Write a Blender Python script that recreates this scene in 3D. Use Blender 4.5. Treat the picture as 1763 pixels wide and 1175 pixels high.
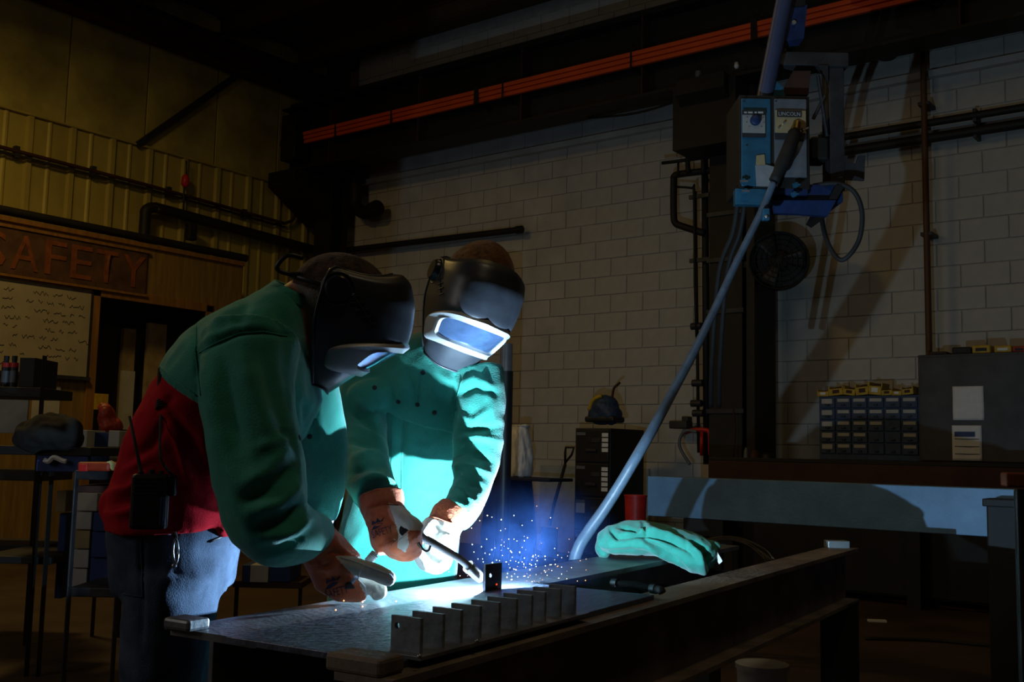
import bpy, math, random
import numpy as np
from mathutils import Vector, Matrix, noise
from mathutils.bvhtree import BVHTree
random.seed(7)
for _o in list(bpy.data.objects): bpy.data.objects.remove(_o)
SC = bpy.context.scene
COL = SC.collection
V = lambda *a: np.array(a, float)

# ------------------------------------------------------------------ camera
f = 1800.0; PITCH = math.atan(190/1800); ROLL = math.atan(.022); YAW = math.radians(37.1)
CAM = V(0, 0, 1.1)
Fw = V(-math.sin(YAW)*math.cos(PITCH), math.cos(YAW)*math.cos(PITCH), math.sin(PITCH))
_R0 = V(math.cos(YAW), math.sin(YAW), 0); _U0 = np.cross(_R0, Fw)
Rt = math.cos(ROLL)*_R0 + math.sin(ROLL)*_U0
Up = -math.sin(ROLL)*_R0 + math.cos(ROLL)*_U0
def ray(x, y): return Fw + (x-881.5)/f*Rt - (y-587.5)/f*Up
def P(x, y, d): return CAM + d*ray(x, y)
def PX(x, y, k): v = ray(x, y); return CAM + v*(k-CAM[0])/v[0]
def PY(x, y, k): v = ray(x, y); return CAM + v*(k-CAM[1])/v[1]
def PZ(x, y, k): v = ray(x, y); return CAM + v*(k-CAM[2])/v[2]
def pix(q):
    v = np.asarray(q) - CAM; d = v @ Fw
    return 881.5 + f*(v @ Rt)/d, 587.5 - f*(v @ Up)/d, d
cd = bpy.data.cameras.new('camera'); co = bpy.data.objects.new('camera', cd); COL.objects.link(co)
cd.sensor_width = 36; cd.lens = f/1763*36; cd.clip_start = .05
_m = Matrix.Identity(4)
for i in range(3):
    _m[i][0], _m[i][1], _m[i][2], _m[i][3] = Rt[i], Up[i], -Fw[i], CAM[i]
co.matrix_world = _m
SC.camera = co

# ------------------------------------------------------------------ light
SC.view_settings.view_transform = 'Standard'; SC.view_settings.look = 'None'
SC.view_settings.exposure = 0.0; SC.view_settings.gamma = 1; SC.view_settings.use_curve_mapping = False
W = bpy.data.worlds.new('World'); SC.world = W; W.use_nodes = True
_b = W.node_tree.nodes['Background']; _b.inputs[0].default_value = (1, .75, .4, 1); _b.inputs[1].default_value = .002
def area(name, loc, target, size, power, col):
    l = bpy.data.lights.new(name, 'AREA'); l.shape = 'DISK'; l.size = size; l.energy = power; l.color = col
    o = bpy.data.objects.new(name, l); COL.objects.link(o); o.location = loc
    o.rotation_euler = (Vector(target)-Vector(loc)).to_track_quat('-Z', 'Y').to_euler(); return o
SODIUM = (1, .66, .2)
area('high_bay_lamp', (-7.6, 3.3, 5.35), (-7.7, 3.5, 0), 1.0, 62, SODIUM)
area('high_bay_lamp', (-2.4, 4.2, 5.9), (-2.8, 6.5, 0), 1.2, 6, SODIUM)
area('high_bay_lamp', (.4, 1.4, 5.9), (-.6, 2.2, 0), 1.0, 17, (1, .8, .5))
area('daylight_stand_in', (-5.2, -2.4, 3.2), (-1.9, 2.2, 1.2), 2.2, 24, (1, .95, .88))  # soft light added from the left, standing in for unseen daylight
ARC_POWER = 118
ARC_COL = (.47, .74, 1.0)
SMOKE = 1.7

# ------------------------------------------------------------------ materials
MATS = {}
def M(name, col, rough=.6, metal=0, var=.2, scale=6, bump=.1, bscale=80, spec=.4, sheen=0, emit=None, stretch=(1, 1, 1)):
    if name in MATS: return MATS[name]
    m = bpy.data.materials.new(name); m.use_nodes = True; nt = m.node_tree; b = nt.nodes['Principled BSDF']
    b.inputs['Roughness'].default_value = rough; b.inputs['Metallic'].default_value = metal
    b.inputs['Specular IOR Level'].default_value = spec
    if sheen: b.inputs['Sheen Weight'].default_value = sheen
    L = nt.links.new
    tc = nt.nodes.new('ShaderNodeTexCoord'); mp = nt.nodes.new('ShaderNodeMapping'); mp.inputs['Scale'].default_value = stretch
    L(tc.outputs['Object'], mp.inputs[0])
    n = nt.nodes.new('ShaderNodeTexNoise'); n.inputs['Scale'].default_value = scale; n.inputs['Detail'].default_value = 5
    n.inputs['Roughness'].default_value = .6; L(mp.outputs[0], n.inputs['Vector'])
    r = nt.nodes.new('ShaderNodeValToRGB'); r.color_ramp.elements[0].position = .3; r.color_ramp.elements[1].position = .7
    c0 = [max(0, c*(1-var)) for c in col]; c1 = [min(1, c*(1+var)) for c in col]
    r.color_ramp.elements[0].color = (*c0, 1); r.color_ramp.elements[1].color = (*c1, 1)
    L(n.outputs['Fac'], r.inputs[0]); L(r.outputs[0], b.inputs['Base Color'])
    if bump:
        n2 = nt.nodes.new('ShaderNodeTexNoise'); n2.inputs['Scale'].default_value = bscale; n2.inputs['Detail'].default_value = 3
        L(mp.outputs[0], n2.inputs['Vector'])
        bp = nt.nodes.new('ShaderNodeBump'); bp.inputs['Strength'].default_value = bump; bp.inputs['Distance'].default_value = .004
        L(n2.outputs['Fac'], bp.inputs['Height']); L(bp.outputs[0], b.inputs['Normal'])
    if emit:
        b.inputs['Emission Color'].default_value = (*emit[:3], 1); b.inputs['Emission Strength'].default_value = emit[3]
    MATS[name] = m; return m
def wood(name, c0, c1):
    m = M(name, c0, .7, 0, .3, 3, .1, 40, stretch=(1, 6, .6)); return m
green = M('green_cotton', (.035, .27, .20), .85, 0, .12, 14, .35, 260, .2, .25)
redc = M('red_cotton', (.44, .010, .02), .95, 0, .12, 12, .3, 300, .1)
denim = M('grey_blue_denim', (.056, .075, .115), .95, 0, .3, 18, .4, 320, .1)
rustl = M('rust_leather', (.42, .095, .034), .8, 0, .25, 22, .4, 180, .25, .2)
whitel = M('cream_leather', (.55, .53, .47), .75, 0, .12, 20, .3, 160, .3)
skin = M('skin', (.55, .24, .15), .55, 0, .1, 30, .1, 200, .4)
hairm = M('grey_hair', (.16, .14, .12), .9, 0, .4, 60, .6, 240)
shellm = M('black_shell', (.03, .032, .04), .4, 0, .35, 12, .06, 90, .6)
bezelm = M('silver_bezel', (.40, .405, .415), .42, .15, .08, 20, .05, 120, .5)
lensm = M('lens_glass', (.10, .16, .30), .16, .55, .5, 9, .0, 10, .8)
blackp = M('black_plastic', (.012, .012, .014), .45, 0, .3, 20, .1, 150)
blackr = M('black_rubber', (.014, .013, .013), .7, 0, .3, 20, .1, 150)
cap1 = M('brown_knit', (.14, .062, .02), .95, 0, .6, 55, .8, 120, .1, .2)
cap2 = M('dark_knit', (.05, .028, .02), .95, 0, .7, 45, .8, 120, .1, .2)
steel = M('mill_steel', (.17, .175, .19), .45, .4, .45, 9, .25, 70, .5)
plates = M('plate_steel', (.105, .12, .17), .40, .45, .55, 9, .5, 60, .5, stretch=(2.2, .7, 1))
rusty = M('rusty_beam', (.19, .145, .11), .65, .1, .5, 7, .4, 60, .4)
darksteel = M('dark_steel', (.045, .045, .05), .55, .5, .4, 8, .3, 60)
brightsteel = M('bright_steel', (.40, .41, .43), .35, .8, .15, 30, .1, 120)
copper = M('nozzle_copper', (.30, .24, .2), .28, .9, .25, 30, .1, 120)
orange = M('orange_conductor', (.75, .09, .015), .55, 0, .12, 3, .05, 60)
blackst = M('black_painted_steel', (.012, .011, .01), .6, .1, .4, 4, .15, 50)
brownst = M('brown_primer_steel', (.05, .018, .012), .65, .1, .4, 4, .15, 50)
bluep = M('feeder_blue', (.02, .10, .17), .45, .1, .3, 12, .1, 90)
blued = M('deep_blue_paint', (.011, .028, .10), .5, .1, .3, 12, .1, 90)
greyp = M('grey_panel', (.13, .14, .16), .5, .2, .25, 14, .1, 90)
hosem = M('blue_hose', (.085, .125, .18), .42, 0, .2, 20, .15, 140)
beamblue = M('bare_blue_grey_beam', (.13, .25, .40), .5, .1, .18, 6, .2, 60)
floorm = M('concrete_floor', (.058, .034, .018), .6, 0, .45, 1.4, .2, 30)
ply = wood('plywood', (.22, .135, .03), None)
plyo = wood('orange_wood_trim', (.24, .11, .02), None)
paper = M('white_paper', (.7, .7, .72), .7, 0, .06, 30, .02, 90)
white = M('white_plastic', (.66, .65, .64), .5, 0, .1, 20, .05, 90)
yel = M('yellow_plastic', (.5, .32, .02), .5, 0, .25, 20, .05, 90)
redp = M('red_paint', (.5, .02, .015), .45, 0, .25, 14, .05, 90)
redo = M('orange_red_plastic', (.36, .035, .012), .5, 0, .3, 14, .05, 90)
binblue = M('bin_blue', (.03, .055, .11), .55, .1, .25, 14, .05, 90)
cabgrey = M('dark_grey_cabinet', (.055, .055, .058), .55, .2, .3, 5, .1, 60)
boxw = M('white_carton', (.42, .41, .38), .8, 0, .12, 9, .1, 60)
boxb = M('blue_carton', (.02, .045, .16), .7, 0, .2, 9, .1, 60)
tan = M('tan_carton', (.32, .24, .12), .8, 0, .2, 9, .1, 60)
ink = M('dark_ink', (.02, .02, .025), .6, 0, .2, 20, 0)
inkblue = M('navy_print', (.02, .02, .05), .8, 0, .2, 20, 0)
bagm = M('white_plastic_bag', (.78, .78, .8), .4, 0, .1, 12, .3, 40, .5)
yellowm = M('yellow_metal_siding', (.40, .33, .085), .55, .1, .22, 2.2, .1, 30, stretch=(1, 1, .5))
panelm = M('yellow_insulated_panel', (.38, .32, .09), .7, 0, .55, 1.1, .15, 20)
ceilm = M('brown_roof_deck', (.085, .05, .02), .7, .1, .3, 2, .1, 30)
blockm = M('painted_block', (.47, .45, .42), .75, 0, .16, 2.5, .35, 45, .3)
mortar = M('mortar', (.36, .345, .32), .9, 0, .2, 8, .3, 60)

# ------------------------------------------------------------------ mesh tools
def nrm(a): a = np.asarray(a, float); return a/ (np.linalg.norm(a)+1e-12)
def rotz(a): c, s = math.cos(a), math.sin(a); return np.array([[c, -s, 0], [s, c, 0], [0, 0, 1.]])
ORG = {}
class MB:
    def __init__(s): s.v = []; s.f = []
    def add(s, vs, fs):
        o = len(s.v); s.v += [np.asarray(q, float) for q in vs]; s.f += [[i+o for i in q] for q in fs]; return s
    def box(s, c, size, R=None):
        h = np.asarray(size)/2; R = np.eye(3) if R is None else R
        vs = [np.asarray(c) + R @ (h*V(x, y, z)) for x in (-1, 1) for y in (-1, 1) for z in (-1, 1)]
        return s.add(vs, [[0, 1, 3, 2], [4, 6, 7, 5], [0, 4, 5, 1], [2, 3, 7, 6], [0, 2, 6, 4], [1, 5, 7, 3]])
    def bb(s, lo, hi): lo, hi = np.asarray(lo, float), np.asarray(hi, float); return s.box((lo+hi)/2, hi-lo)
    def tube(s, pts, r, seg=10, caps=True, ell=None):
        pts = [np.asarray(p, float) for p in pts]; n = len(pts)
        rr = [r]*n if np.isscalar(r) else list(r)
        T = [nrm(pts[min(i+1, n-1)]-pts[max(i-1, 0)]) for i in range(n)]
        a = nrm(np.cross(T[0], V(.31, .27, .91))) if abs(T[0] @ V(.31, .27, .91)) < .95 else nrm(np.cross(T[0], V(1, 0, 0)))
        vs = []
        for i in range(n):
            a = nrm(a - (a @ T[i])*T[i]); b = np.cross(T[i], a)
            for k in range(seg):
                q = 2*math.pi*k/seg; vs.append(pts[i] + rr[i]*(math.cos(q)*a + math.sin(q)*b))
        fs = [[i*seg+k, i*seg+(k+1) % seg, (i+1)*seg+(k+1) % seg, (i+1)*seg+k] for i in range(n-1) for k in range(seg)]
        if caps: fs += [list(range(seg))[::-1], list(range((n-1)*seg, n*seg))]
        return s.add(vs, fs)
    def cyl(s, a, b, r, r2=None, seg=16): return s.tube([a, b], [r, r if r2 is None else r2], seg)
    def loft(s, st, side, seg=28, e=1.0):
        n = len(st); C = [np.asarray(q[0], float) for q in st]; vs = []
        for i in range(n):
            t = nrm(C[min(i+1, n-1)]-C[max(i-1, 0)]); a = nrm(side - (side @ t)*t); b = np.cross(t, a)
            for k in range(seg):
                q = 2*math.pi*k/seg; cx, sx = math.cos(q), math.sin(q)
                cx = math.copysign(abs(cx)**e, cx); sx = math.copysign(abs(sx)**e, sx)
                vs.append(C[i] + st[i][1]*cx*a + st[i][2]*sx*b)
        fs = [[i*seg+k, i*seg+(k+1) % seg, (i+1)*seg+(k+1) % seg, (i+1)*seg+k] for i in range(n-1) for k in range(seg)]
        fs += [list(range(seg))[::-1], list(range((n-1)*seg, n*seg))]
        return s.add(vs, fs)
    def ell(s, c, ax, nu=16, nv=10):
        vs = []; c = np.asarray(c)
        for j in range(1, nv):
            t = math.pi*j/nv
            for i in range(nu):
                q = 2*math.pi*i/nu
                vs.append(c + ax[0]*math.sin(t)*math.cos(q) + ax[1]*math.sin(t)*math.sin(q) + ax[2]*math.cos(t))
        fs = [[j*nu+i, (j+1)*nu+i, (j+1)*nu+(i+1) % nu, j*nu+(i+1) % nu] for j in range(nv-2) for i in range(nu)]
        vs += [c+ax[2], c-ax[2]]; T = len(vs)-2; B = len(vs)-1
        fs += [[T, i, (i+1) % nu] for i in range(nu)] + [[B, (nv-2)*nu+(i+1) % nu, (nv-2)*nu+i] for i in range(nu)]
        return s.add(vs, fs)
    def prism(s, poly, dvec):
        poly = [np.asarray(p, float) for p in poly]; n = len(poly); dvec = np.asarray(dvec, float)
        vs = poly + [p+dvec for p in poly]
        return s.add(vs, [list(range(n))[::-1], list(range(n, 2*n))] + [[i, (i+1) % n, n+(i+1) % n, n+i] for i in range(n)])
    def grid(s, fn, nu, nv, closeu=False):
        vs = [fn(i/(nu if closeu else nu-1), j/(nv-1)) for j in range(nv) for i in range(nu)]
        m = nu if closeu else nu-1
        return s.add(vs, [[j*nu+i, j*nu+(i+1) % nu, (j+1)*nu+(i+1) % nu, (j+1)*nu+i] for j in range(nv-1) for i in range(m)])
    def build(s, name, mat, parent=None, smooth=False, label=None, cat=None, group=None, kind=None, bevel=0, solid=0, auto=None):
        v = np.array(s.v)
        if parent is not None: org = ORG[parent.name]
        else:
            lo, hi = v.min(0), v.max(0); org = V((lo[0]+hi[0])/2, (lo[1]+hi[1])/2, lo[2])
        me = bpy.data.meshes.new(name); me.from_pydata((v-org).tolist(), [], s.f); me.update()
        for q in (mat if isinstance(mat, (list, tuple)) else [mat]): me.materials.append(q)
        if smooth: me.polygons.foreach_set('use_smooth', [True]*len(me.polygons))
        if smooth and auto: me.set_sharp_from_angle(angle=math.radians(auto))
        o = bpy.data.objects.new(name, me); COL.objects.link(o); ORG[o.name] = org
        if parent is not None: o.parent = parent
        else: o.location = org
        if solid: q = o.modifiers.new('s', 'SOLIDIFY'); q.thickness = solid; q.offset = -1
        if bevel:
            q = o.modifiers.new('b', 'BEVEL'); q.width = bevel; q.segments = 2; q.limit_method = 'ANGLE'
        return tag(o, label, cat, group, kind)
def tag(o, label=None, cat=None, group=None, kind=None):
    if label: o['label'] = label
    if cat: o['category'] = cat
    if group: o['group'] = group
    if kind: o['kind'] = kind
    return o
def thing(name, loc, label, cat, group=None, kind=None):
    o = bpy.data.objects.new(name, None); COL.objects.link(o); o.location = loc; o.empty_display_size = .1
    ORG[o.name] = np.asarray(loc, float); return tag(o, label, cat, group, kind)
def copy_thing(o, off, label=None, parent=None, rot=None):
    c = o.copy(); COL.objects.link(c)
    if parent is not None: c.parent = parent
    else: c.location = np.array(o.location)+off
    if label: c['label'] = label
    if rot is not None: c.rotation_euler = rot
    ORG[c.name] = ORG[o.name] + off
    for ch in o.children: copy_thing(ch, off, None, c)
    return c
def text_mb(txt, origin, ex, ey, height, depth=.001, width=None, align='CENTER'):
    cu = bpy.data.curves.new('t', 'FONT'); cu.body = txt; cu.align_x = align; cu.resolution_u = 2
    o = bpy.data.objects.new('t', cu); COL.objects.link(o)
    me = o.to_mesh() if False else bpy.data.meshes.new_from_object(o)
    co = np.array([q.co[:] for q in me.vertices]); fs = [list(p.vertices) for p in me.polygons]
    bpy.data.objects.remove(o); bpy.data.curves.remove(cu); bpy.data.meshes.remove(me)
    hh = co[:, 1].max()-min(0, co[:, 1].min()); sc = height/hh; sx = sc
    if width: sx = width/(co[:, 0].max()-co[:, 0].min())
    nn = nrm(np.cross(ex, ey)); mb = MB()
    mb.add([np.asarray(origin)+ex*q[0]*sx+ey*q[1]*sc+nn*depth for q in co], fs); return mb
def remesh(mb, vox, it=3):
    me = bpy.data.meshes.new('tmp'); me.from_pydata([q.tolist() for q in mb.v], [], mb.f); me.update()
    o = bpy.data.objects.new('tmp', me); COL.objects.link(o)
    q = o.modifiers.new('r', 'REMESH'); q.mode = 'VOXEL'; q.voxel_size = vox
    dg = bpy.context.evaluated_depsgraph_get(); e = o.evaluated_get(dg); m2 = e.to_mesh()
    n = len(m2.vertices); v = np.empty(n*3); m2.vertices.foreach_get('co', v); v = v.reshape(-1, 3)
    ed = np.empty(len(m2.edges)*2, int); m2.edges.foreach_get('vertices', ed); ed = ed.reshape(-1, 2)
    fs = [list(p.vertices) for p in m2.polygons]
    e.to_mesh_clear(); bpy.data.objects.remove(o); bpy.data.meshes.remove(me)
    v = lap(v, ed, it)
    r = MB(); r.v = list(v); r.f = fs; r.ed = ed; return r
def lap(v, ed, it):
    deg = np.zeros(len(v)); np.add.at(deg, ed[:, 0], 1); np.add.at(deg, ed[:, 1], 1); deg = np.maximum(deg, 1)[:, None]
    for _ in range(it):
        a = np.zeros_like(v); np.add.at(a, ed[:, 0], v[ed[:, 1]]); np.add.at(a, ed[:, 1], v[ed[:, 0]])
        v = v*.4 + .6*a/deg
    return v
def vnormals(mb):
    v = np.array(mb.v); N = np.zeros_like(v); q = np.array([a if len(a) == 4 else [a[0], a[1], a[2], a[2]] for a in mb.f])
    n = np.cross(v[q[:, 2]]-v[q[:, 0]], v[q[:, 3]]-v[q[:, 1]])
    for k in range(4): np.add.at(N, q[:, k], n)
    return N/(np.linalg.norm(N, axis=1)[:, None]+1e-12)
def pixa(v):
    w = v-CAM; d = w @ Fw; return 881.5+f*(w @ Rt)/d, 587.5-f*(w @ Up)/d, d
def folds(mb, strokes, nz=.004, ns=9, stretch=(1, 1, 1)):
    """cloth folds: each stroke (points, half width, height) raises or sinks the cloth along a line on its surface"""
    v = np.array(mb.v); N = vnormals(mb); x, y, d = pixa(v)
    face = np.clip(-(N @ Fw)*1.6+.25, 0, 1); D = np.zeros(len(v))
    for pts, w, h in strokes:
        best = np.full(len(v), 1e9); par = np.zeros(len(v)); n = len(pts)-1
        for i in range(n):
            (ax, ay), (bx, by) = pts[i], pts[i+1]; dx, dy = bx-ax, by-ay; L2 = dx*dx+dy*dy+1e-9
            t = np.clip(((x-ax)*dx+(y-ay)*dy)/L2, 0, 1); dd = np.hypot(x-ax-t*dx, y-ay-t*dy)*d/f
            m = dd < best; best[m] = dd[m]; par[m] = (i+t[m])/n
        tap = np.clip(np.sin(np.pi*np.clip(par*.8+.1, 0, 1))*1.2, 0, 1)
        D += h*np.exp(-(best/w)**2)*tap*face
    st = np.array(stretch)
    if nz:
        for i in range(len(v)):
            q = v[i]*ns*st; D[i] += nz*noise.noise(q)+nz*.45*noise.noise(q*2.7)
    mb.v = list(v+N*D[:, None]); return mb
def bvh(mb): return BVHTree.FromPolygons([Vector(q) for q in mb.v], mb.f)
def hit(tree, x, y):
    d = Vector(nrm(ray(x, y))); r = tree.ray_cast(Vector(CAM), d)
    return (None, None) if r[0] is None else (np.array(r[0]), np.array(r[1]))
def snap_disc(tree, x, y, r, name, mat, parent, dome=.003):
    p, n = hit(tree, x, y)
    if p is None: return
    MB().tube([p-n*.002, p+n*dome*.6, p+n*dome], [r, r, r*.55], 12).build(name, mat, parent, smooth=True, auto=50)
def seam(tree, pts, r, name, mat, parent, lift=.001):
    P3 = []
    for (a, b) in zip(pts, pts[1:]):
        k = max(2, int(math.hypot(b[0]-a[0], b[1]-a[1])/6))
        for i in range(k):
            p, n = hit(tree, a[0]+(b[0]-a[0])*i/k, a[1]+(b[1]-a[1])*i/k)
            if p is not None and (not P3 or np.linalg.norm(p-P3[-1]) < .08): P3.append(p+n*lift)
    if len(P3) > 2: MB().tube(P3, r, 6).build(name, mat, parent, smooth=True)
def smoothpath(pts, k=6):
    pts = [np.asarray(p, float) for p in pts]; out = []
    for i in range(len(pts)-1):
        p0, p1, p2, p3 = pts[max(i-1, 0)], pts[i], pts[i+1], pts[min(i+2, len(pts)-1)]
        for j in range(k):
            t = j/k; out.append(.5*((2*p1)+(-p0+p2)*t+(2*p0-5*p1+4*p2-p3)*t*t+(-p0+3*p1-3*p2+p3)*t**3))
    return out+[pts[-1]]
X3, Y3, Z3 = V(1, 0, 0), V(0, 1, 0), V(0, 0, 1)
def ibeam(mb, a, b, side, w, h, tf, tw):
    """wide flange profile swept from a to b; a and b are the middle of the top face"""
    a, b = np.asarray(a), np.asarray(b); side = nrm(side)
    pr = [(-w/2, 0), (w/2, 0), (w/2, -tf), (tw/2, -tf), (tw/2, -h+tf), (w/2, -h+tf), (w/2, -h), (-w/2, -h), (-w/2, -h+tf), (-tw/2, -h+tf), (-tw/2, -tf), (-w/2, -tf)]
    q = [a+side*x+Z3*z for x, z in pr]; n = 12; dv = b-a
    vs = q+[p+dv for p in q]; fs = [[i, (i+1) % n, n+(i+1) % n, n+i] for i in range(n)]
    for o in (0, n): fs += [[o+0, o+1, o+2, o+11], [o+11, o+2, o+3, o+10], [o+10, o+3, o+4, o+9], [o+9, o+4, o+5, o+8], [o+8, o+5, o+6, o+7]]
    return mb.add(vs, fs)

# ================================================================== the setting
XL, YB = -10.6, 9.75
MB().bb((-12, -6, -.1), (8, 10.2, 0)).build('floor', floorm, kind='structure')
MB().bb((-12, -6, 6.45), (8, 10.2, 6.55)).build('ceiling', ceilm, kind='structure')
for i in range(7):        # roof purlins run across the hall
    ibeam(MB(), (-12, 1.6+1.25*i, 6.44), (6, 1.6+1.25*i, 6.44), Y3, .12, .22, .012, .01).build('trim_%d' % (i+1), ceilm, kind='structure')
# block wall: mortar bed with blocks laid in front of it
wb = MB().bb((XL-.2, YB+.012, 0), (8, YB+.3, 6.45)).build('wall_back', mortar, kind='structure')
BL, BH = .4064, .2032
bm = MB().box((0, 0, 0), (BL-.008, .05, BH-.008)); blk0 = None; rest = MB(); cand = []
for r in range(31):
    x0 = XL-.1+(BL/2 if r % 2 else 0)
    for k in range(32):
        c = V(x0+BL*(k+.5), YB+.025, BH*(r+.5))
        px, py, d = pix(c)
        cand.append((d if (-60 < px < 1830 and -30 < py < 800 and c[0] > -10.4) else 99, px, c))
cand.sort(key=lambda q: q[0])
bme = None
for i, (d, px, c) in enumerate(cand):
    c = c + V(0, random.uniform(-.002, .002), 0)
    if i < 300 and d < 90:
        if bme is None:
            o = bm.build('block', blockm, None, bevel=.006); bme = o.data; md = o; o.parent = wb; o.location = c-ORG[wb.name]-V(0, 0, BH/2-.004)
            off = np.array(o.location)-c
            for q in bme.polygons: q.use_smooth = False
        else:
            o = md.copy(); COL.objects.link(o); o.location = c+off
    else: rest.box(c, (BL-.008, .05, BH-.008))
rest.build('block_courses', blockm, wb, kind='stuff')
# left wall: ribbed siding below, flat insulated panels above
wl = MB().bb((XL-.25, -6, 0), (XL-.06, YB+.2, 6.45)).build('wall_left', mortar, kind='structure')
def sheet(y0, n=4, p=.24, z0=0, z1=4.53):
    pr = []
    for k in range(n):
        y = y0+k*p; h = .035 if k % 2 == 0 else .014; w = .05 if k % 2 == 0 else .02
        pr += [(y, XL), (y+.02, XL+h), (y+.02+w, XL+h), (y+.04+w, XL)]
    pr.append((y0+n*p, XL)); mb = MB()
    vs = [V(x, y, z) for z in (z0, z1) for y, x in pr]; m = len(pr)
    return mb.add(vs, [[i, i+1, m+i+1, m+i] for i in range(m-1)])
s0 = None
for k in range(-7, 7):
    y0 = 4.0+.96*k
    if y0+.96 > YB+.6: break
    if s0 is None: s0 = sheet(y0).build('siding_sheet', yellowm, wl, solid=.002); yb0 = y0
    else: c = s0.copy(); COL.objects.link(c); c.location = (0, y0-yb0, 0)
c0 = None
for k in range(-9, 6):
    y0 = 4.9+.98*k
    if c0 is None: c0 = MB().bb((XL-.05, y0+.008, 4.53), (XL-.012, y0+.972, 6.4)).build('wall_panel', panelm, wl, bevel=.006); yb0 = y0
    else: c = c0.copy(); COL.objects.link(c); c.location = (0, y0-yb0, 0)
MB().bb((XL-.05, -6, 4.515), (XL+.045, YB, 4.535)).build('trim_20', yellowm, kind='structure')
MB().bb((8, -6, 0), (8.2, 10, 6.45)).build('wall_right', mortar, kind='structure')
MB().bb((-12, -6.2, 0), (8, -6, 6.45)).build('wall_front', mortar, kind='structure')
# eave beam and brace
t = thing('eave_beam', (XL+.15, 4, 5.75), 'dark rusty steel eave beam running along the top of the yellow wall', 'beam')
ibeam(MB(), (XL+.17, -6, 6.08), (XL+.17, 9.6, 6.08), X3, .26, .34, .018, .012).build('beam', brownst, t)
a, b = PX(236, 250, XL+.04), PX(405, 132, XL+.05)
MB().box((a+b)/2, (.05, np.linalg.norm(b-a), .07), np.array([X3, nrm(b-a), np.cross(X3, nrm(b-a))]).T).build('diagonal_brace', darksteel, label='diagonal steel brace crossing the upper yellow wall panels', cat='brace')

# crane runway along the block wall
YR = 8.95
rw = thing('runway_beam', (-5, YR, 4.6), 'long dark crane runway beam carrying orange conductor bars', 'beam')
ibeam(MB(), (-10.5, YR, 5.5), (3, YR, 5.5), Y3, .34, .86, .03, .02).build('beam', blackst, rw)
MB().bb((-10.5, YR-.04, 5.5), (3, YR+.04, 5.6)).build('crane_rail', darksteel, rw)
for k in range(9):
    x = -9.6+1.5*k
    MB().bb((x-.008, YR-.16, 4.67), (x+.008, YR-.01, 5.47)).build('stiffener', brownst, rw)
cb = thing('conductor_bar_run', (-5, YR-.2, 4.9), 'three bright orange conductor bars along the crane runway', 'conductor bar')
zc = 5.02
for k in range(3):
    z = zc+.05*(k-1); yy = YR-.2-.012*k
    MB().bb((-10.0, yy-.022, z-.022), (3, yy+.022, z+.022)).build('bar', orange, cb, bevel=.008)
for px in (585, 680, 825, 870, 1090, 1302, 1600):
    x = PY(px, 150, YR-.2)[0]; hw_ = .03 if px in (825, 1302) else .008
    h = MB().bb((x-hw_, YR-.255, zc-.105), (x+hw_, YR-.245, zc+.1)); h.bb((x-.02, YR-.25, zc+.085), (x+.02, YR-.01, zc+.1)); h.bb((x-.02, YR-.25, zc-.105), (x+.02, YR-.01, zc-.095))
    h.build('hanger', blackst, cb)
x = PY(478, 230, YR)[0]
x = -10.2; e = MB().bb((x-.16, YR-.3, 4.75), (x+.12, YR-.05, 5.35)); e.bb((x-.2, YR-.28, 4.95), (x+.1, YR-.2, 5.05))
e.build('end_stop', blackst, label='black crane end stop at the left end of the runway', cat='end stop', bevel=.02)
# corner column with bracket
cc = thing('corner_column', (-10.1, 9.35, 0), 'dark steel column in the far left corner', 'column')
m = MB(); m.bb((-10.28, 9.22, 0), (-9.98, 9.25, 4.62)); m.bb((-10.28, 9.50, 0), (-9.98, 9.53, 4.62)); m.bb((-10.14, 9.25, 0), (-10.12, 9.50, 4.62))
m.build('shaft', blackst, cc)
m = MB().prism([V(-10.5, 9.3, 4.6), V(-10.5, 8.6, 4.6), V(-10.5, 8.6, 4.42), V(-10.5, 9.3, 4.0)], (.5, 0, 0)); m.build('bracket', blackst, cc)
# column up to eave
MB().bb((-10.25, 9.3, 4.62), (-10.0, 9.5, 6.4)).build('upper_shaft', blackst, cc)
# insulated riser pipes beside corner column
rp = smoothpath([PY(612, 285, 9.5), PY(612, 330, 9.5), PY(613, 355, 9.5), PY(628, 367, 9.5), PY(645, 360, 9.48)], 5)
t = thing('riser_pipe', rp[0], 'thick dark pipe elbow dropping beside the corner column', 'pipe')
MB().tube([PY(611, 215, 9.5)]+rp, .085, 14).build('pipe', blackst, t, smooth=True)
MB().cyl(PY(640, 363, 9.5), PY(650, 358, 9.46), .105, None, 18).build('flange', blackst, t, smooth=True, auto=40)
a, b = PY(470, 446, 9.6), PY(893, 396, 9.6)
t = thing('wall_pipe', a, 'long straight black pipe on the block wall above the two helmets', 'pipe')
MB().cyl(a, b, .038, None, 12).build('pipe', blackst, t, smooth=True, auto=40)
MB().cyl(b+V(-.03, 0, 0), b+V(.05, 0, 0), .047, None, 12).build('cap', blackst, t, smooth=True, auto=40)

# wall ledge line under the runway
a, b = PY(600, 318, 9.7), PY(1205, 178, 9.7)
MB().bb((a[0]-.3, 9.66, a[2]-.05), (6, 9.74, a[2]+.015)).build('trim_21', blockm, kind='structure', bevel=.006)
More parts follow.
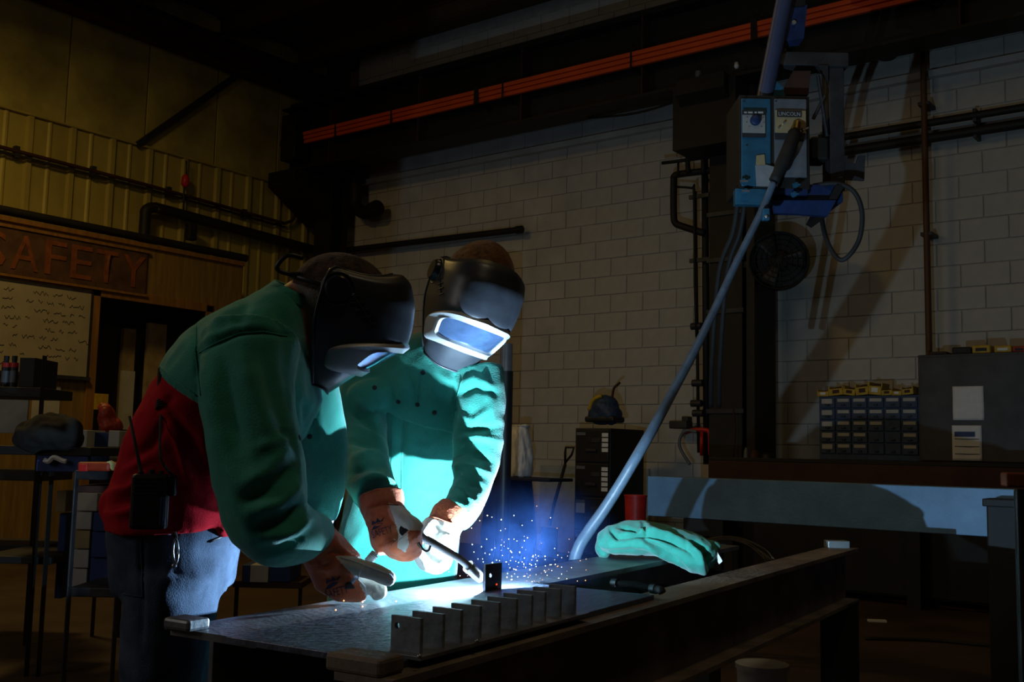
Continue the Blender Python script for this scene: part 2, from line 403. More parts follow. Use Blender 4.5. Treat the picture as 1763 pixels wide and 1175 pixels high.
# main column with fan, drops and piping
XC0, XC1 = -4.50, -4.16
mc = thing('main_column', ((XC0+XC1)/2, 9.3, 0), 'wide black steel column against the block wall behind the hose', 'column')
m = MB(); m.bb((XC0, 9.08, 0), (XC1, 9.1, 4.64)); m.bb((XC0, 9.46, 0), (XC1, 9.48, 4.64)); m.bb((-4.34, 9.1, 0), (-4.32, 9.46, 4.64)); m.build('shaft', blackst, mc)
m = MB().prism([V(-4.62, 9.05, 4.64), V(-4.62, 8.6, 4.64), V(-4.62, 8.6, 4.5), V(-4.62, 9.05, 4.1)], (.5, 0, 0)); m.bb((-4.7, 8.7, 4.0), (-4.05, 9.1, 4.62)); m.build('bracket', blackst, mc)
MB().bb((-4.08, 9.0, 0), (-4.0, 9.48, 4.62)).build('side_plate', blackst, mc)
for z in (1.5, 2.45, 2.95, 3.4):
    MB().bb((XC0-.02, 9.06, z), (XC1+.02, 9.082, z+.04)).build('strap', darksteel, mc)
# pipework left of the column
pw = thing('column_pipework', PY(1210, 780, 9.3), 'bundle of thin black and brown pipes running up beside the black column', 'pipework')
def pyp(pts, y, r, name='pipe', mat=blackst, par=None, sm=0):
    q = [PY(a, b, y) for a, b in pts]
    if sm: q = smoothpath(q, sm)
    return MB().tube(q, r, 10).build(name, mat, par, smooth=True)
pyp([(1213, 235), (1215, 500), (1217, 800)], 9.35, .035, par=pw)
pyp([(1197, 330), (1200, 560), (1203, 780)], 9.3, .016, par=pw)
pyp([(1224, 330), (1227, 560), (1229, 780)], 9.36, .02, mat=brownst, par=pw)
pyp([(1240, 292), (1178, 299), (1162, 303), (1160, 315), (1160, 370), (1163, 384), (1175, 390), (1213, 402)], 9.3, .036, par=pw, sm=4)
pyp([(1140, 281), (1165, 278), (1240, 268)], 9.25, .018, par=pw)
pyp([(1185, 298), (1184, 272), (1190, 268), (1208, 268), (1211, 280), (1211, 300)], 9.25, .026, par=pw, sm=3)
pyp([(1167, 302), (1168, 278)], 9.25, .012, par=pw)
pyp([(1166, 322), (1192, 324), (1195, 330), (1196, 480), (1199, 580)], 9.25, .012, par=pw, sm=2)
for px, py in ((1200, 562), (1202, 660), (1200, 695), (1203, 712)):
    c = PY(px, py, 9.28); MB().cyl(c+V(-.06, 0, 0), c+V(.05, 0, 0), .035, None, 12).build('valve', darksteel, pw, smooth=True, auto=40)
for px, py in ((1196, 338), (1197, 448)):
    c = PY(px+8, py, 9.28); MB().box(c, (.22, .03, .04)).build('clamp', darksteel, pw)
c = PY(1230, 619, 9.1); t = MB().ell(c, np.eye(3)*.022, 12, 8).build('indicator_knob', white, label='tiny white round knob on the left edge of the black column', cat='knob', smooth=True)
# small grey shelf bracket and red vise-like regulator by the column
t = thing('hose_reel', PY(1205, 770, 9.2), 'red tubular hose bracket with grey hose at the foot of the pipes', 'hose bracket')
pyp([(1180, 745), (1195, 741), (1215, 741), (1222, 748), (1223, 785)], 9.2, .022, 'arm', redp, t, 4)
pyp([(1208, 745), (1208, 785)], 9.2, .018, 'post', redp, t)
pyp([(1200, 744), (1182, 742), (1172, 752), (1170, 768), (1178, 785), (1188, 800)], 9.15, .016, 'hose', greyp, t, 5)
t = thing('wall_box', PY(1170, 735, 9.6), 'small dark grey box on the block wall left of the red bracket', 'box')
m = MB(); c = PY(1172, 732, 9.6); m.box(c, (.2, .14, .08)); m.build('body', darksteel, t, bevel=.01); MB().box(c+V(.07, 0, .06), (.07, .1, .05)).build('cap', darksteel, t, bevel=.008)
pyp([(1262, 705), (1265, 740), (1262, 790)], 9.0, .008, 'cord', brownst, None, 4); tag(bpy.data.objects['cord'], 'thin brown cord hanging on the black column face', 'cord')
# fan
fc = PY(1341, 449, 9.05); fr = 52/1800*pix(fc)[2]
fan = thing('wall_fan', fc-V(0, 0, fr), 'round black caged wall fan mounted on the column', 'fan')
fa = nrm(V(.35, -.9, -.12)); fu = nrm(np.cross(fa, X3)); fv = np.cross(fa, fu)
def circ(c, r, n=36, s=0): return [c + r*(math.cos(2*math.pi*k/n)*fu+math.sin(2*math.pi*k/n)*fv) + fa*s for k in range(n+1)]
MB().grid(lambda u, v: fc + fa*(-.09+.16*v) + fr*(1-.06*v)*(math.cos(2*math.pi*u)*fu+math.sin(2*math.pi*u)*fv), 40, 3, True).build('drum', blackst, fan, smooth=True, solid=.006)
for r, s in ((1, .07), (.82, .085), (.64, .095), (.46, .1), (.28, .1)):
    MB().tube(circ(fc, fr*r*.94, 32, s), .0045, 6).build('guard_ring', blackst, fan, smooth=True)
for k in range(12):
    q = 2*math.pi*k/12; dr = math.cos(q)*fu+math.sin(q)*fv
    MB().tube([fc+dr*fr*.1+fa*.1, fc+dr*fr*.6+fa*.097, fc+dr*fr*.94+fa*.07], .003, 5).build('guard_spoke', blackst, fan)
MB().tube([fc-fa*.1, fc-fa*.092], fr*.99, 30).build('back_plate', blackst, fan, smooth=True, auto=40)
MB().tube([fc-fa*.16, fc-fa*.15, fc+fa*.0, fc+fa*.02], [.04, .09, .09, .05], 18).build('motor', blackst, fan, smooth=True, auto=40)
for k in range(3):
    q = 2*math.pi*k/3+.5; dr = math.cos(q)*fu+math.sin(q)*fv; tn = np.cross(fa, dr)
    MB().grid(lambda u, v: fc+fa*(.03+.05*(v-.5))+dr*fr*(.15+.7*u)+tn*fr*(.2+.45*u)*(v-.5), 6, 5).build('blade', darksteel, fan, smooth=True, solid=.004)
MB().box((fc-fa*.12+V(-4.2, 9.1, fc[2]))/2, (.4, .05, .06)).build('bracket', blackst, fan)
# pipes on the right half of the wall
for (y0, y1, lab) in ((232, 190, 'upper of the two dark horizontal pipes on the right wall'), (262, 212, 'lower of the two dark horizontal pipes on the right wall')):
    a = PY(1450, y0, 9.6); bq = PY(1763, y1, 9.6); z = (a[2]+bq[2])/2
    t = thing('wall_pipe', V(-3, 9.6, z), lab, 'pipe', 'horizontal pipes on the right wall')
    MB().cyl(V(-4.1, 9.6, z), V(4, 9.6, z), .045 if y0 > 250 else .035, None, 12).build('pipe', blackst, t, smooth=True, auto=40)
    for x in (-3.6, -2.2, -.8): MB().bb((x, 9.58, z-.06), (x+.03, 9.74, z+.06)).build('clip', darksteel, t)
a = PY(1584, 60, 9.55); bq = PY(1605, 640, 9.55)
t = thing('vertical_conduit', bq, 'thin brown vertical conduit on the right block wall', 'conduit')
x = (a[0]+bq[0])/2
MB().cyl(V(x, 9.55, 1.1), V(x, 9.55, 4.9), .028, None, 12).build('conduit', M('brown_conduit', (.10, .045, .018), .6, .2), t, smooth=True, auto=40)
for z in (1.9, 3.1, 4.3): MB().bb((x-.05, 9.53, z), (x+.05, 9.74, z+.03)).build('strap', darksteel, t)
q = [PY(1525+22*math.cos(a), 82-18*math.sin(a)+3, 9.73) for a in np.linspace(math.pi, 2*math.pi+.2, 14)]
MB().tube(q, .016, 8).build('wire_loop', brownst, smooth=True, label='small drooping brown wire loop high on the right wall', cat='wire')
# thin wire below the runway
q = smoothpath([V(-5.9, 9.06, 4.635), V(-5.3, 9.06, 4.585), V(-4.75, 9.06, 4.635)], 5)
MB().tube(q, .012, 6).build('slack_cable', blackst, smooth=True, label='thin slack cable under the runway beam', cat='cable')
c = PY(1268, 113, 8.77); MB().tube([c+V(0, 0, -.03), c+V(0, 0, -.01), c+V(0, 0, .03)], [.012, .024, .018], 10).build('insulator', white, smooth=True, label='tiny white insulator on the underside of the runway', cat='insulator')
c = PY(1202, 132, 8.7); MB().tube([c+V(0, 0, -.05), c+V(0, 0, .05)], [.03, .03], 10).build('conduit_stub', greyp, smooth=True, auto=40, label='short grey conduit stub above the column bracket', cat='conduit')

# ------------------------------------------------------------------ left side: pipes on the siding, plywood partition, sign, whiteboard
def pxp(pts, x, r, name='pipe', mat=blackst, par=None, sm=0, **k):
    q = [PX(a, b, x) for a, b in pts]
    if sm: q = smoothpath(q, sm)
    return MB().tube(q, r, 10).build(name, mat, par, smooth=True, **k)
t = thing('conduit_pair', PX(200, 305, XL+.08), 'pair of thin conduits crossing the yellow siding', 'conduit')
pxp([(-30, 245), (0, 253), (250, 318), (490, 385), (503, 380), (512, 362)], XL+.08, .022, 'conduit', brownst, t)
pxp([(-30, 252), (0, 260), (250, 324), (490, 391)], XL+.08, .014, 'conduit', darksteel, t)
for px, py in ((28, 262), (160, 296), (290, 331), (420, 369)):
    MB().box(PX(px, py, XL+.06), (.06, .05, .12)).build('clip', darksteel, t)
pxp([(247, 422), (250, 375), (252, 362), (265, 358), (300, 366), (545, 432)], XL+.16, .062, 'bent_pipe', blackst, None, 5, label='thick black pipe with a bend on the yellow siding', cat='pipe')
t = thing('pull_switch', PX(318, 330, XL+.1), 'hanging red pull switch with cord on the yellow siding', 'switch')
pxp([(321, 277), (321, 300)], XL+.12, .01, 'cord', darksteel, t); pxp([(317, 320), (316, 365)], XL+.12, .01, 'rod', darksteel, t)
c = PX(319, 313, XL+.12); MB().tube([c+V(0, 0, .09), c+V(0, 0, .05), c+V(0, 0, -.03), c+V(0, 0, -.07)], [.018, .045, .05, .02], 12).build('handle', redp, t, smooth=True)
MB().box(PX(329, 400, XL+.2), (.1, .12, .2)).build('junction_box', blackst, label='small black box under the bent pipe on the siding', cat='box', bevel=.02)
# plywood partition
XP = -9.9
yA, yD0, yD1, yE = 3.2, 5.99, 7.3, 7.8
zT, zD = 3.2, 2.6
pt = thing('plywood_partition', (XP, 5.5, 0), 'plywood partition wall with sign board and doorway at left', 'partition')
for a, b2 in ((yA, 4.4), (4.4, 5.62)): MB().bb((XP-.04, a+.003, 0), (XP, b2-.003, zT)).build('plywood_sheet', ply, pt, bevel=.004)
MB().bb((XP-.04, 5.62, 0), (XP, yD0-.1, zT)).build('plywood_sheet', ply, pt)
MB().bb((XP-.04, yD0-.1, zD), (XP, yD1, zT)).build('header_sheet', ply, pt)
MB().bb((XP-.04, yD1, 0), (XP, yE, zT)).build('plywood_sheet', ply, pt)
MB().bb((XP-.7, yE-.04, 0), (XP-.04, yE, zT)).build('return_sheet', ply, pt)
MB().bb((XP-.05, yD0-.1, 0), (XP+.02, yD0, zD+.08)).build('door_jamb', plyo, pt, bevel=.005)
MB().bb((XP-.05, yD1, 0), (XP+.02, yD1+.09, zD+.08)).build('door_jamb', plyo, pt, bevel=.005)
MB().bb((XP-.05, yD0-.1, zD), (XP+.02, yD1+.09, zD+.1)).build('door_head', plyo, pt, bevel=.005)
MB().bb((XP-.7, yA, zT), (XP+.03, yE, zT+.05)).build('cap_rail', plyo, pt, bevel=.005)
MB().bb((XP-.06, 3, 2.63), (XP+.015, yD0-.1, 2.72)).build('ledger_trim', plyo, pt, bevel=.005)
MB().tube([V(XP+.02, 2, zT+.10), V(XP+.02, yE+.02, zT+.10)], .045, 10).build('black_pipe', blackst, smooth=True, auto=40, label='straight black pipe along the top of the plywood partition', cat='pipe')
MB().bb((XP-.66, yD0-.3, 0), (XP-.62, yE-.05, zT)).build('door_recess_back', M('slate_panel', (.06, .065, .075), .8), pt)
# sign
sg = thing('safety_sign', (XP+.03, 5.7, 2.7), 'dark wooden board with orange carved letters reading SAFETY', 'sign')
sb = M('sign_board', (.085, .04, .018), .7, 0, .5, 5, .2, 30)
MB().bb((XP, 4.0, 2.69), (XP+.03, 6.5, 3.15)).build('board', sb, sg, bevel=.006)
MB().bb((XP, 4.0, 3.14), (XP+.045, 6.52, 3.17)).build('frame_rail', plyo, sg); MB().bb((XP, 4.0, 2.665), (XP+.045, 6.52, 2.69)).build('frame_rail', plyo, sg)
lo = M('sign_letter_orange', (.20, .055, .01), .7, 0, .35, 12, .2, 60)
ys = 4.72
for ch, w in zip('SAFETY', (.24, .27, .22, .23, .25, .27)):
    mb = text_mb(ch, V(XP+.03, ys+w/2, 2.75), Y3, Z3, .34, .008, w)
    q = mb.build('letter', lo, sg, solid=.02); ys += w+.055
# whiteboard with handwriting
wbd = thing('whiteboard', (XP, 5.2, 1.75), 'large whiteboard covered with rows of handwriting', 'whiteboard')
MB().bb((XP, 3.6, 1.76), (XP+.02, 5.88, 2.62)).build('panel', M('whiteboard_face', (.36, .32, .23), .4, 0, .1, 4, .02), wbd)
MB().bb((XP, 3.6, 1.72), (XP+.07, 5.9, 1.755)).build('tray', darksteel, wbd); MB().bb((XP, 5.88, 1.74), (XP+.025, 5.905, 2.63)).build('frame', darksteel, wbd); MB().bb((XP, 3.6, 2.62), (XP+.025, 5.905, 2.64)).build('frame', darksteel, wbd)
rnd = random.Random(3); hw = MB()
for r in range(9):
    y = 4.2
    z = 2.55-r*.088
    while y < 5.78:
        n = rnd.randint(2, 6)
        if rnd.random() < .68:
            pts = []
            for k in range(n*2): pts.append(V(XP+.0225, y+k*.014, z+rnd.uniform(-.022, .022)))
            hw.tube(pts, .0028, 4)
        y += n*.028+.035
hw.build('handwriting', ink, wbd, kind='stuff')
MB().bb((XP, 5.34, 1.08), (XP+.012, 5.62, 1.64)).build('pinned_sheet', boxw, label='pale sheet pinned below the whiteboard', cat='paper')
# things inside the doorway
for i, (px0, px1, py0, py1, m_, lab) in enumerate(((203, 232, 568, 700, tan, 'narrow tan panel leaning in the dark doorway'), (245, 285, 560, 720, tan, 'wide tan panel leaning in the dark doorway'), (204, 230, 640, 740, boxw, 'pale upright carton inside the doorway'))):
    a, b2 = PX(px0, py1, XP-.45+.05*i), PX(px1, py0, XP-.45+.05*i)
    MB().bb((a[0]-.03, a[1], .5), (a[0]+.03, b2[1], b2[2])).build('leaning_panel', m_, label=lab, cat='panel')
a, b2 = PX(176, 706, -9.87), PX(200, 680, -9.87)
MB().bb((-9.88, a[1]-.09, a[2]), (-9.865, b2[1]-.09, b2[2])).build('yellow_card', yel, label='yellow card beside the orange cloth at the doorway', cat='card')

# ================================================================== left clutter
def PR(px0, px1, py0, py1, d, depth, name, mat, parent=None, bevel=.004, **k):
    """upright box aligned with the hall whose camera-facing outline spans the given picture extents at distance d"""
    fl = py1 is None; py1 = 1100 if fl else py1
    a, b = P(px0, py1, d), P(px1, py0, d); w = abs((b-a) @ _R0)
    c = P((px0+px1)/2, (py0+py1)/2, d); h = b[2]-a[2]; R_ = rotz(YAW)
    if fl: h = b[2]; c = V(b[0], b[1], h/2)+_R0*(-w/2)
    return MB().box(c+R_ @ V(0, depth/2, 0), (w, depth, h), R_).build(name, mat, parent, bevel=bevel, **k)
sh = thing('shelf_rack', P(20, 1000, 5.2)*V(1, 1, 0), 'black steel shelf rack at the left edge holding bottles', 'shelf')
for x in (-60, 62): PR(x, x+13, 612, None, 5.8, .05, 'post', blackst, sh)
for y in (668, 812, 940): PR(-70, 74, y, y+14, 5.8, .4, 'shelf_board', blackst, sh)
PR(32, 60, 616, 667, 5.88, .3, 'carton', blackst, None, label='black carton on the top shelf at left edge', cat='box')
for i, (x, lab) in enumerate(((8, 'bottle with red band at the left end of the top shelf'), (22, 'bottle with red band second on the top shelf'))):
    c = P(x, 667, 5.95); s = 5.95/1800; t = thing('bottle', c, lab, 'bottle', 'red banded bottles on the top shelf')
    MB().tube([c, c+Z3*38*s, c+Z3*44*s, c+Z3*46*s], [7*s, 7*s, 4*s, 4*s], 14).build('body', blackp, t, smooth=True, auto=40)
    MB().tube([c+Z3*34*s, c+Z3*42*s], [7.2*s, 7.2*s], 14).build('band', redp, t, smooth=True, auto=40)
    MB().tube([c+Z3*46*s, c+Z3*54*s], [4.5*s, 4.5*s], 14).build('cap', blackp, t, smooth=True, auto=40)
    MB().tube([c+Z3*8*s, c+Z3*28*s], [7.15*s, 7.15*s], 14).build('label_wrap', greyp, t, smooth=True, auto=40)
PR(-60, 48, 685, 745, 6.5, .02, 'parts_poster', boxw, label='pale poster board behind the black rack at left edge', cat='poster')
# dark lumpy jacket on the bench
m = MB(); m.ell(P(85, 745, 5), [Rt*.16, Fw*.15, Up*.09]); m.ell(P(105, 752, 5), [Rt*.11, Fw*.12, Up*.07]); m.ell(P(60, 755, 5), [Rt*.1, Fw*.12, Up*.06])
folds(remesh(m, .012, 4), [], .02, 10).build('heaped_coat', M('black_cloth', (.02, .018, .016), .95, 0, .3), label='heap of black cloth lying on the left bench', cat='cloth', smooth=True)
t = thing('workbench', P(60, 1000, 5)*V(1, 1, 0), 'dark workbench with a blue front banner at the left', 'workbench')
PR(-40, 158, 771, 782, 4.95, .6, 'top', blackst, t); PR(62, 152, 783, 812, 4.95, .03, 'banner', boxb, t)
for x in (-30, 60, 80): PR(x, x+8, 782, None, 5, .05, 'leg', blackst, t)
PR(-40, 88, 960, 970, 5.0, .5, 'lower_shelf', blackst, t)
# white scribble mark on banner
q = smoothpath([P(a, b, 4.93) for a, b in ((76, 792), (84, 795), (92, 788), (100, 790), (106, 793), (114, 795))], 4)
MB().tube(q, .012, 6).build('white_lettering', white, t)
# cartons stacked behind the cart
cartons = [(130, 150, 741, 772, boxw, 'white carton on top of the left carton stack'), (157, 186, 745, 795, boxb, 'blue carton behind the cart top'),
           (186, 206, 742, 770, boxw, 'small white carton above the red tray'), (188, 207, 772, 796, boxw, 'small white carton just behind the red tray'),
           (132, 168, 850, 880, boxw, 'white carton topmost on the lower cart shelf'), (128, 158, 882, 912, boxw, 'white carton second in the lower cart stack'),
           (127, 155, 914, 945, tan, 'tan carton third in the lower cart stack'), (125, 153, 947, 978, boxw, 'pale carton fourth in the lower cart stack'), (123, 150, 980, 1012, boxw, 'pale carton at the bottom of the cart stack'),
           (160, 200, 884, 915, boxb, 'blue carton beside the second white carton'), (157, 200, 917, 960, boxb, 'blue carton in the middle of the cart'), (154, 198, 962, 1012, boxb, 'blue carton at the bottom of the cart'),
           (96, 114, 846, 882, tan, 'small tan carton left of the cart post'), (96, 112, 885, 1030, boxb, 'tall narrow blue carton left of the cart post')]
for a, b, c, d, m_, lab in cartons: PR(a, b, c, d, (5.7 if m_ is boxb else 5.6) if c < 800 else (5.0 if a >= 150 else 5.02 if a > 120 else 5.3), .12 if a < 120 else .26, 'carton', m_, label=lab, cat='carton', group='cartons around the cart')
ct = thing('steel_cart', P(165, 1000, 4.6)*V(1, 1, 0), 'dark steel cart carrying a red tray behind the left welder', 'cart')
PR(128, 215, 812, 826, 4.6, .36, 'top_tray', darksteel, ct); PR(118, 210, 1014, 1028, 4.6, .36, 'bottom_tray', darksteel, ct)
for x in (124, 206): PR(x-3, x+7, 812, None, 4.6, .04, 'post', darksteel, ct); 
PR(128, 215, 838, 848, 4.62, .34, 'middle_tray', brownst, ct)
t = thing('red_tray', P(160, 812, 4.55), 'red plastic tool tray lying on the steel cart', 'tray')
PR(132, 188, 797, 811, 4.55, .2, 'body', redo, t, bevel=.01); PR(134, 150, 799, 812, 4.54, .02, 'end', redp, t)
c = [P(183, 796, 4.56), P(189, 794, 4.56), P(211, 806, 4.56), P(207, 812, 4.56), P(192, 810, 4.56)]
MB().prism(c, Fw*.02).build('glove_cuff', M('pale_yellow_cloth', (.6, .52, .22), .8), label='pale yellow folded cloth on the red tray', cat='cloth')
m = MB(); m.ell(P(184, 722, 6), [Rt*.05, Fw*.06, Up*.09]); m.ell(P(190, 733, 6), [Rt*.07, Fw*.06, Up*.05]); m.ell(P(178, 702, 6), [Rt*.03, Fw*.03, Up*.03])
folds(remesh(m, .008, 3), [], .012, 20).build('orange_cloth', redo, label='crumpled orange red cloth in front of the doorway', cat='cloth', smooth=True)
t = thing('side_table', P(190, 900, 6.05)*V(1, 1, 0), 'dark side table under the orange cloth by the doorway', 'table')
PR(168, 225, 740, 748, 6.0, .4, 'top', blackst, t)
for x in (172, 216): PR(x, x+6, 748, None, 6.05, .05, 'leg', blackst, t)
# boxes seen under the left welder's arm
for a, b, c, d, m_, lab in ((430, 462, 974, 1003, boxw, 'white carton low between the left welder and his glove'), (463, 500, 976, 1002, boxb, 'blue carton right of the low white carton'), (416, 430, 974, 1004, boxb, 'blue carton left of the low white carton')):
    PR(a, b, c, d, 5.6, .3, 'carton', m_, label=lab, cat='carton', group='cartons on the low rack')
t = thing('low_rack', P(460, 1100, 5.6)*V(1, 1, 0), 'low dark rack carrying cartons behind the left welder', 'rack')
PR(400, 520, 1003, 1012, 5.6, .4, 'shelf', brownst, t)
for x in (402, 512): PR(x, x+6, 1012, None, 5.62, .05, 'leg', blackst, t)

# ================================================================== right background
def cabinet(): 
    x0, x1, y0, y1, zt = -5.42, -5.02, 8.55, 9.2, 1.34
    a = PY(990, 735, 8.55)[0]; x0 = a; x1 = a+.40
    t = thing('filing_cabinet', ((x0+x1)/2, 8.9, 0), 'black four drawer filing cabinet against the block wall', 'cabinet')
    MB().bb((x0, y0+.012, 0), (x1, y1, zt)).build('body', blackp, t, bevel=.006)
    for k in range(4):
        z = .04+k*.325
        d = MB().bb((x0+.012, y0-.006, z), (x1-.012, y0+.015, z+.31)).build('drawer', blackp, t, bevel=.005)
        MB().bb((x0+.20, y0-.014, z+.19), (x0+.30, y0-.006, z+.23)).build('label_holder', darksteel, d)
        MB().bb((x0+.03, y0-.012, z+.255), (x0+.13, y0-.005, z+.285)).build('latch_plate', greyp, d)
        MB().bb((x0+.14, y0-.03, z+.1), (x0+.26, y0-.006, z+.125)).build('handle', darksteel, d, bevel=.004)
        if k in (2, 3):
            for j in range(5 if k == 2 else 4):
                zz = z+.26-j*.048
                MB().bb((x0+.315, y0-.0085, zz-.018), (x0+.385, y0-.0055, zz+.018)).build('white_label', paper, d)
        if k == 1: MB().bb((x0+.03, y0-.009, z+.16), (x0+.13, y0-.005, z+.27)).build('note', boxw, d)
    return x0, x1, y0, y1, zt
fx0, fx1, fy0, fy1, fz = cabinet()
t = thing('tool_bag', V((fx0+fx1)/2, 8.85, fz), 'dark blue and yellow tool bag standing on the filing cabinet', 'bag')
c = PY(1041, 728, 8.8); m = MB(); m.ell(c+V(0, 0, .13), [X3*.15, Y3*.13, Z3*.15]); m.ell(c+V(-.06, 0, .08), [X3*.11, Y3*.12, Z3*.1]); m.ell(c+V(.08, 0, .08), [X3*.1, Y3*.12, Z3*.1])
folds(remesh(m, .012, 3), [], .012, 14).build('body', binblue, t, smooth=True)
MB().tube(smoothpath([c+V(-.13, -.08, .12), c+V(-.07, -.1, .22), c+V(.02, -.09, .26)], 4), .02, 8).build('strap', yel, t, smooth=True)
MB().tube(smoothpath([c+V(.08, 0, .22), c+V(.1, 0, .33), c+V(.14, 0, .37), c+V(.17, 0, .39)], 4), .013, 8).build('handle', brownst, t, smooth=True)
MB().box(c+V(0, 0, .03), (.34, .22, .06)).build('base', blackp, t, bevel=.02)
# rubbish bag, board and tub
c = PY(885, 822, 8.2)
t = thing('tub_stand', V(c[0], 8.4, 0), 'black tub with a dark board laid across its top', 'tub')
a, b = PY(838, 826, 8.1), PY(946, 826, 8.1)
MB().bb((a[0], 8.1, c[2]-.03), (b[0], 8.5, c[2])).build('board', blackst, t, bevel=.006)
q = PY(872, 860, 8.3); MB().tube([V(q[0], 8.35, 0), V(q[0], 8.35, .3), V(q[0], 8.35, c[2]-.04)], [.26, .28, .22], 22).build('tub', blackr, t, smooth=True, auto=40)
q = PY(884, 820, 8.3); m = MB()
m.loft([(q+V(0, 0, -.005), .19, .14), (q+V(0, 0, .05), .21, .155), (q+V(0, 0, .2), .21, .15), (q+V(0, 0, .36), .185, .13), (q+V(0, 0, .47), .16, .11), (q+V(.0, 0, .5), .18, .11)], X3)
folds(remesh(m, .012, 2), [([(880, 735), (890, 820)], .02, .01), ([(900, 740), (915, 810)], .02, -.01), ([(865, 740), (868, 815)], .02, -.012), ([(868, 728), (915, 740)], .015, -.015)], .014, 10, (2, 2, .6)).build('rubbish_bag', bagm, label='white plastic rubbish bag standing on the dark board', cat='bag', smooth=True)
t = thing('standing_tube', P(868, 900, 6)*V(1, 1, 0), 'dark tube with a grey end standing behind the right welder', 'tube')
b = P(871, 640, 6); MB().cyl(b*V(1, 1, 0), b, .042, None, 18).build('tube', blackp, t, smooth=True, auto=40)
b2 = P(868, 592, 6); MB().cyl(b-Z3*.005, b+Z3*(b2[2]-b[2]), .036, None, 18).build('sleeve_end', M('grey_sleeve', (.17, .16, .17), .4, .3), t, smooth=True, auto=40)
# shovel leaning on wall
t = thing('shovel', PY(955, 870, 9.3), 'shovel with a D handle leaning against the block wall', 'shovel')
MB().tube([PY(953, 872, 9.3), PY(973, 800, 9.4)], .018, 8).build('shaft', darksteel, t, smooth=True)
MB().tube([PY(973, 800, 9.4), PY(973, 780, 9.4), PY(974, 771, 9.4), PY(988, 771, 9.4), PY(984, 784, 9.4), PY(974, 796, 9.4)], .013, 8).build('grip', blackp, t, smooth=True)
q = PY(946, 905, 9.25); MB().tube([PY(953, 872, 9.3), q], .018, 8).build('socket', darksteel, t, smooth=True); MB().box(V(q[0], q[1], .15), (.2, .02, .3)).build('blade', darksteel, t)
t = MB().bb((-6.9, 9.70, .0), (-5.5, 9.735, .95)).build('wainscot_board', M('pale_blue_grey_board', (.33, .36, .38), .7), label='pale board along the foot of the block wall', cat='board')
# red bucket
c = P(1094, 898, 7.4); s = 7.4/1800
t = thing('red_bucket', c-Z3*.05, 'red bucket standing left of the blue grey beam', 'bucket')
MB().tube([c-Z3*.05, c+Z3*44*s], [17*s, 19*s], 22).build('body', redp, t, smooth=True, auto=40)
MB().tube([c+Z3*42*s, c+Z3*45*s], [20*s, 20*s], 22).build('rim', redp, t, smooth=True, auto=40)
MB().box(V(c[0], c[1], (c[2]-.05)/2), (.35, .35, c[2]-.05), rotz(.2)).build('bucket_crate', brownst, label='dark wooden crate under the red bucket', cat='crate', bevel=.01)
# blue grey beam on stands
YBM = 5.3
bx0 = PY(1115, 820, YBM)[0]; bz1 = .975; bz0 = PY(1400, 906, YBM)[2]
bb_ = thing('steel_beam', (bx0+1.2, YBM, bz0), 'blue grey steel beam lying on stands in front of the workbench', 'beam')
MB().bb((bx0, YBM, bz0), (-.2, YBM+.02, bz1)).build('web', beamblue, bb_, bevel=.003)
MB().bb((bx0, YBM+.02, bz1-.014), (-.2, YBM+.16, bz1)).build('top_flange', beamblue, bb_); MB().bb((bx0, YBM+.02, bz0), (-.2, YBM+.16, bz0+.014)).build('bottom_flange', beamblue, bb_)
for x, lab in ((bx0+.35, 'dark trestle under the left half of the blue grey beam'), (-.5, 'dark trestle under the right end of the blue grey beam')):
    t = thing('trestle', (x, YBM+.1, 0), lab, 'trestle', 'trestles under the beam')
    MB().bb((x-.12, YBM-.0, bz0-.09), (x+.12, YBM+.25, bz0-.002)).build('head', blackst, t)
    for sy in (YBM, YBM+.21):
        for sx in (-.11, .08): MB().bb((x+sx, sy, 0), (x+sx+.03, sy+.03, bz0-.09)).build('leg', blackst, t)
a = PY(1697, 850, 5.1)
t = thing('machine_housing', (a[0]+.15, 5.15, 0), 'dark grey steel stand at the right end of the beam', 'stand')
MB().bb((a[0], 5.1, .0), (a[0]+.3, 5.22, .925)).build('body', blackst, t, bevel=.008)
MB().bb((a[0]-.012, 5.08, .9), (a[0]+.31, 5.23, .935)).build('cap', blackst, t, bevel=.005)
# back workbench
wk = thing('steel_workbench', (-2.6, 8.6, 0), 'long brown steel workbench along the back wall', 'workbench')
MB().bb((-3.97, 8.0, 1.06), (0, 9.6, 1.09)).build('top', blackst, wk, bevel=.004)
MB().bb((-3.97, 8.0, .9), (0, 8.03, 1.06)).build('front_apron', brownst, wk, bevel=.004)
for x in (-3.9, -2.4, -.6):
    for y in (8.1, 9.4): MB().bb((x, y, 0), (x+.1, y+.1, 1.06)).build('leg', blackst, wk)
MB().bb((-3.9, 8.25, .08), (0, 8.28, 1.05)).build('shade_panel', blackst, wk); MB().bb((-3.9, 8.28, .06), (0, 9.4, .1)).build('lower_shelf', blackst, wk)  # black panel added to stand for the shade under the bench
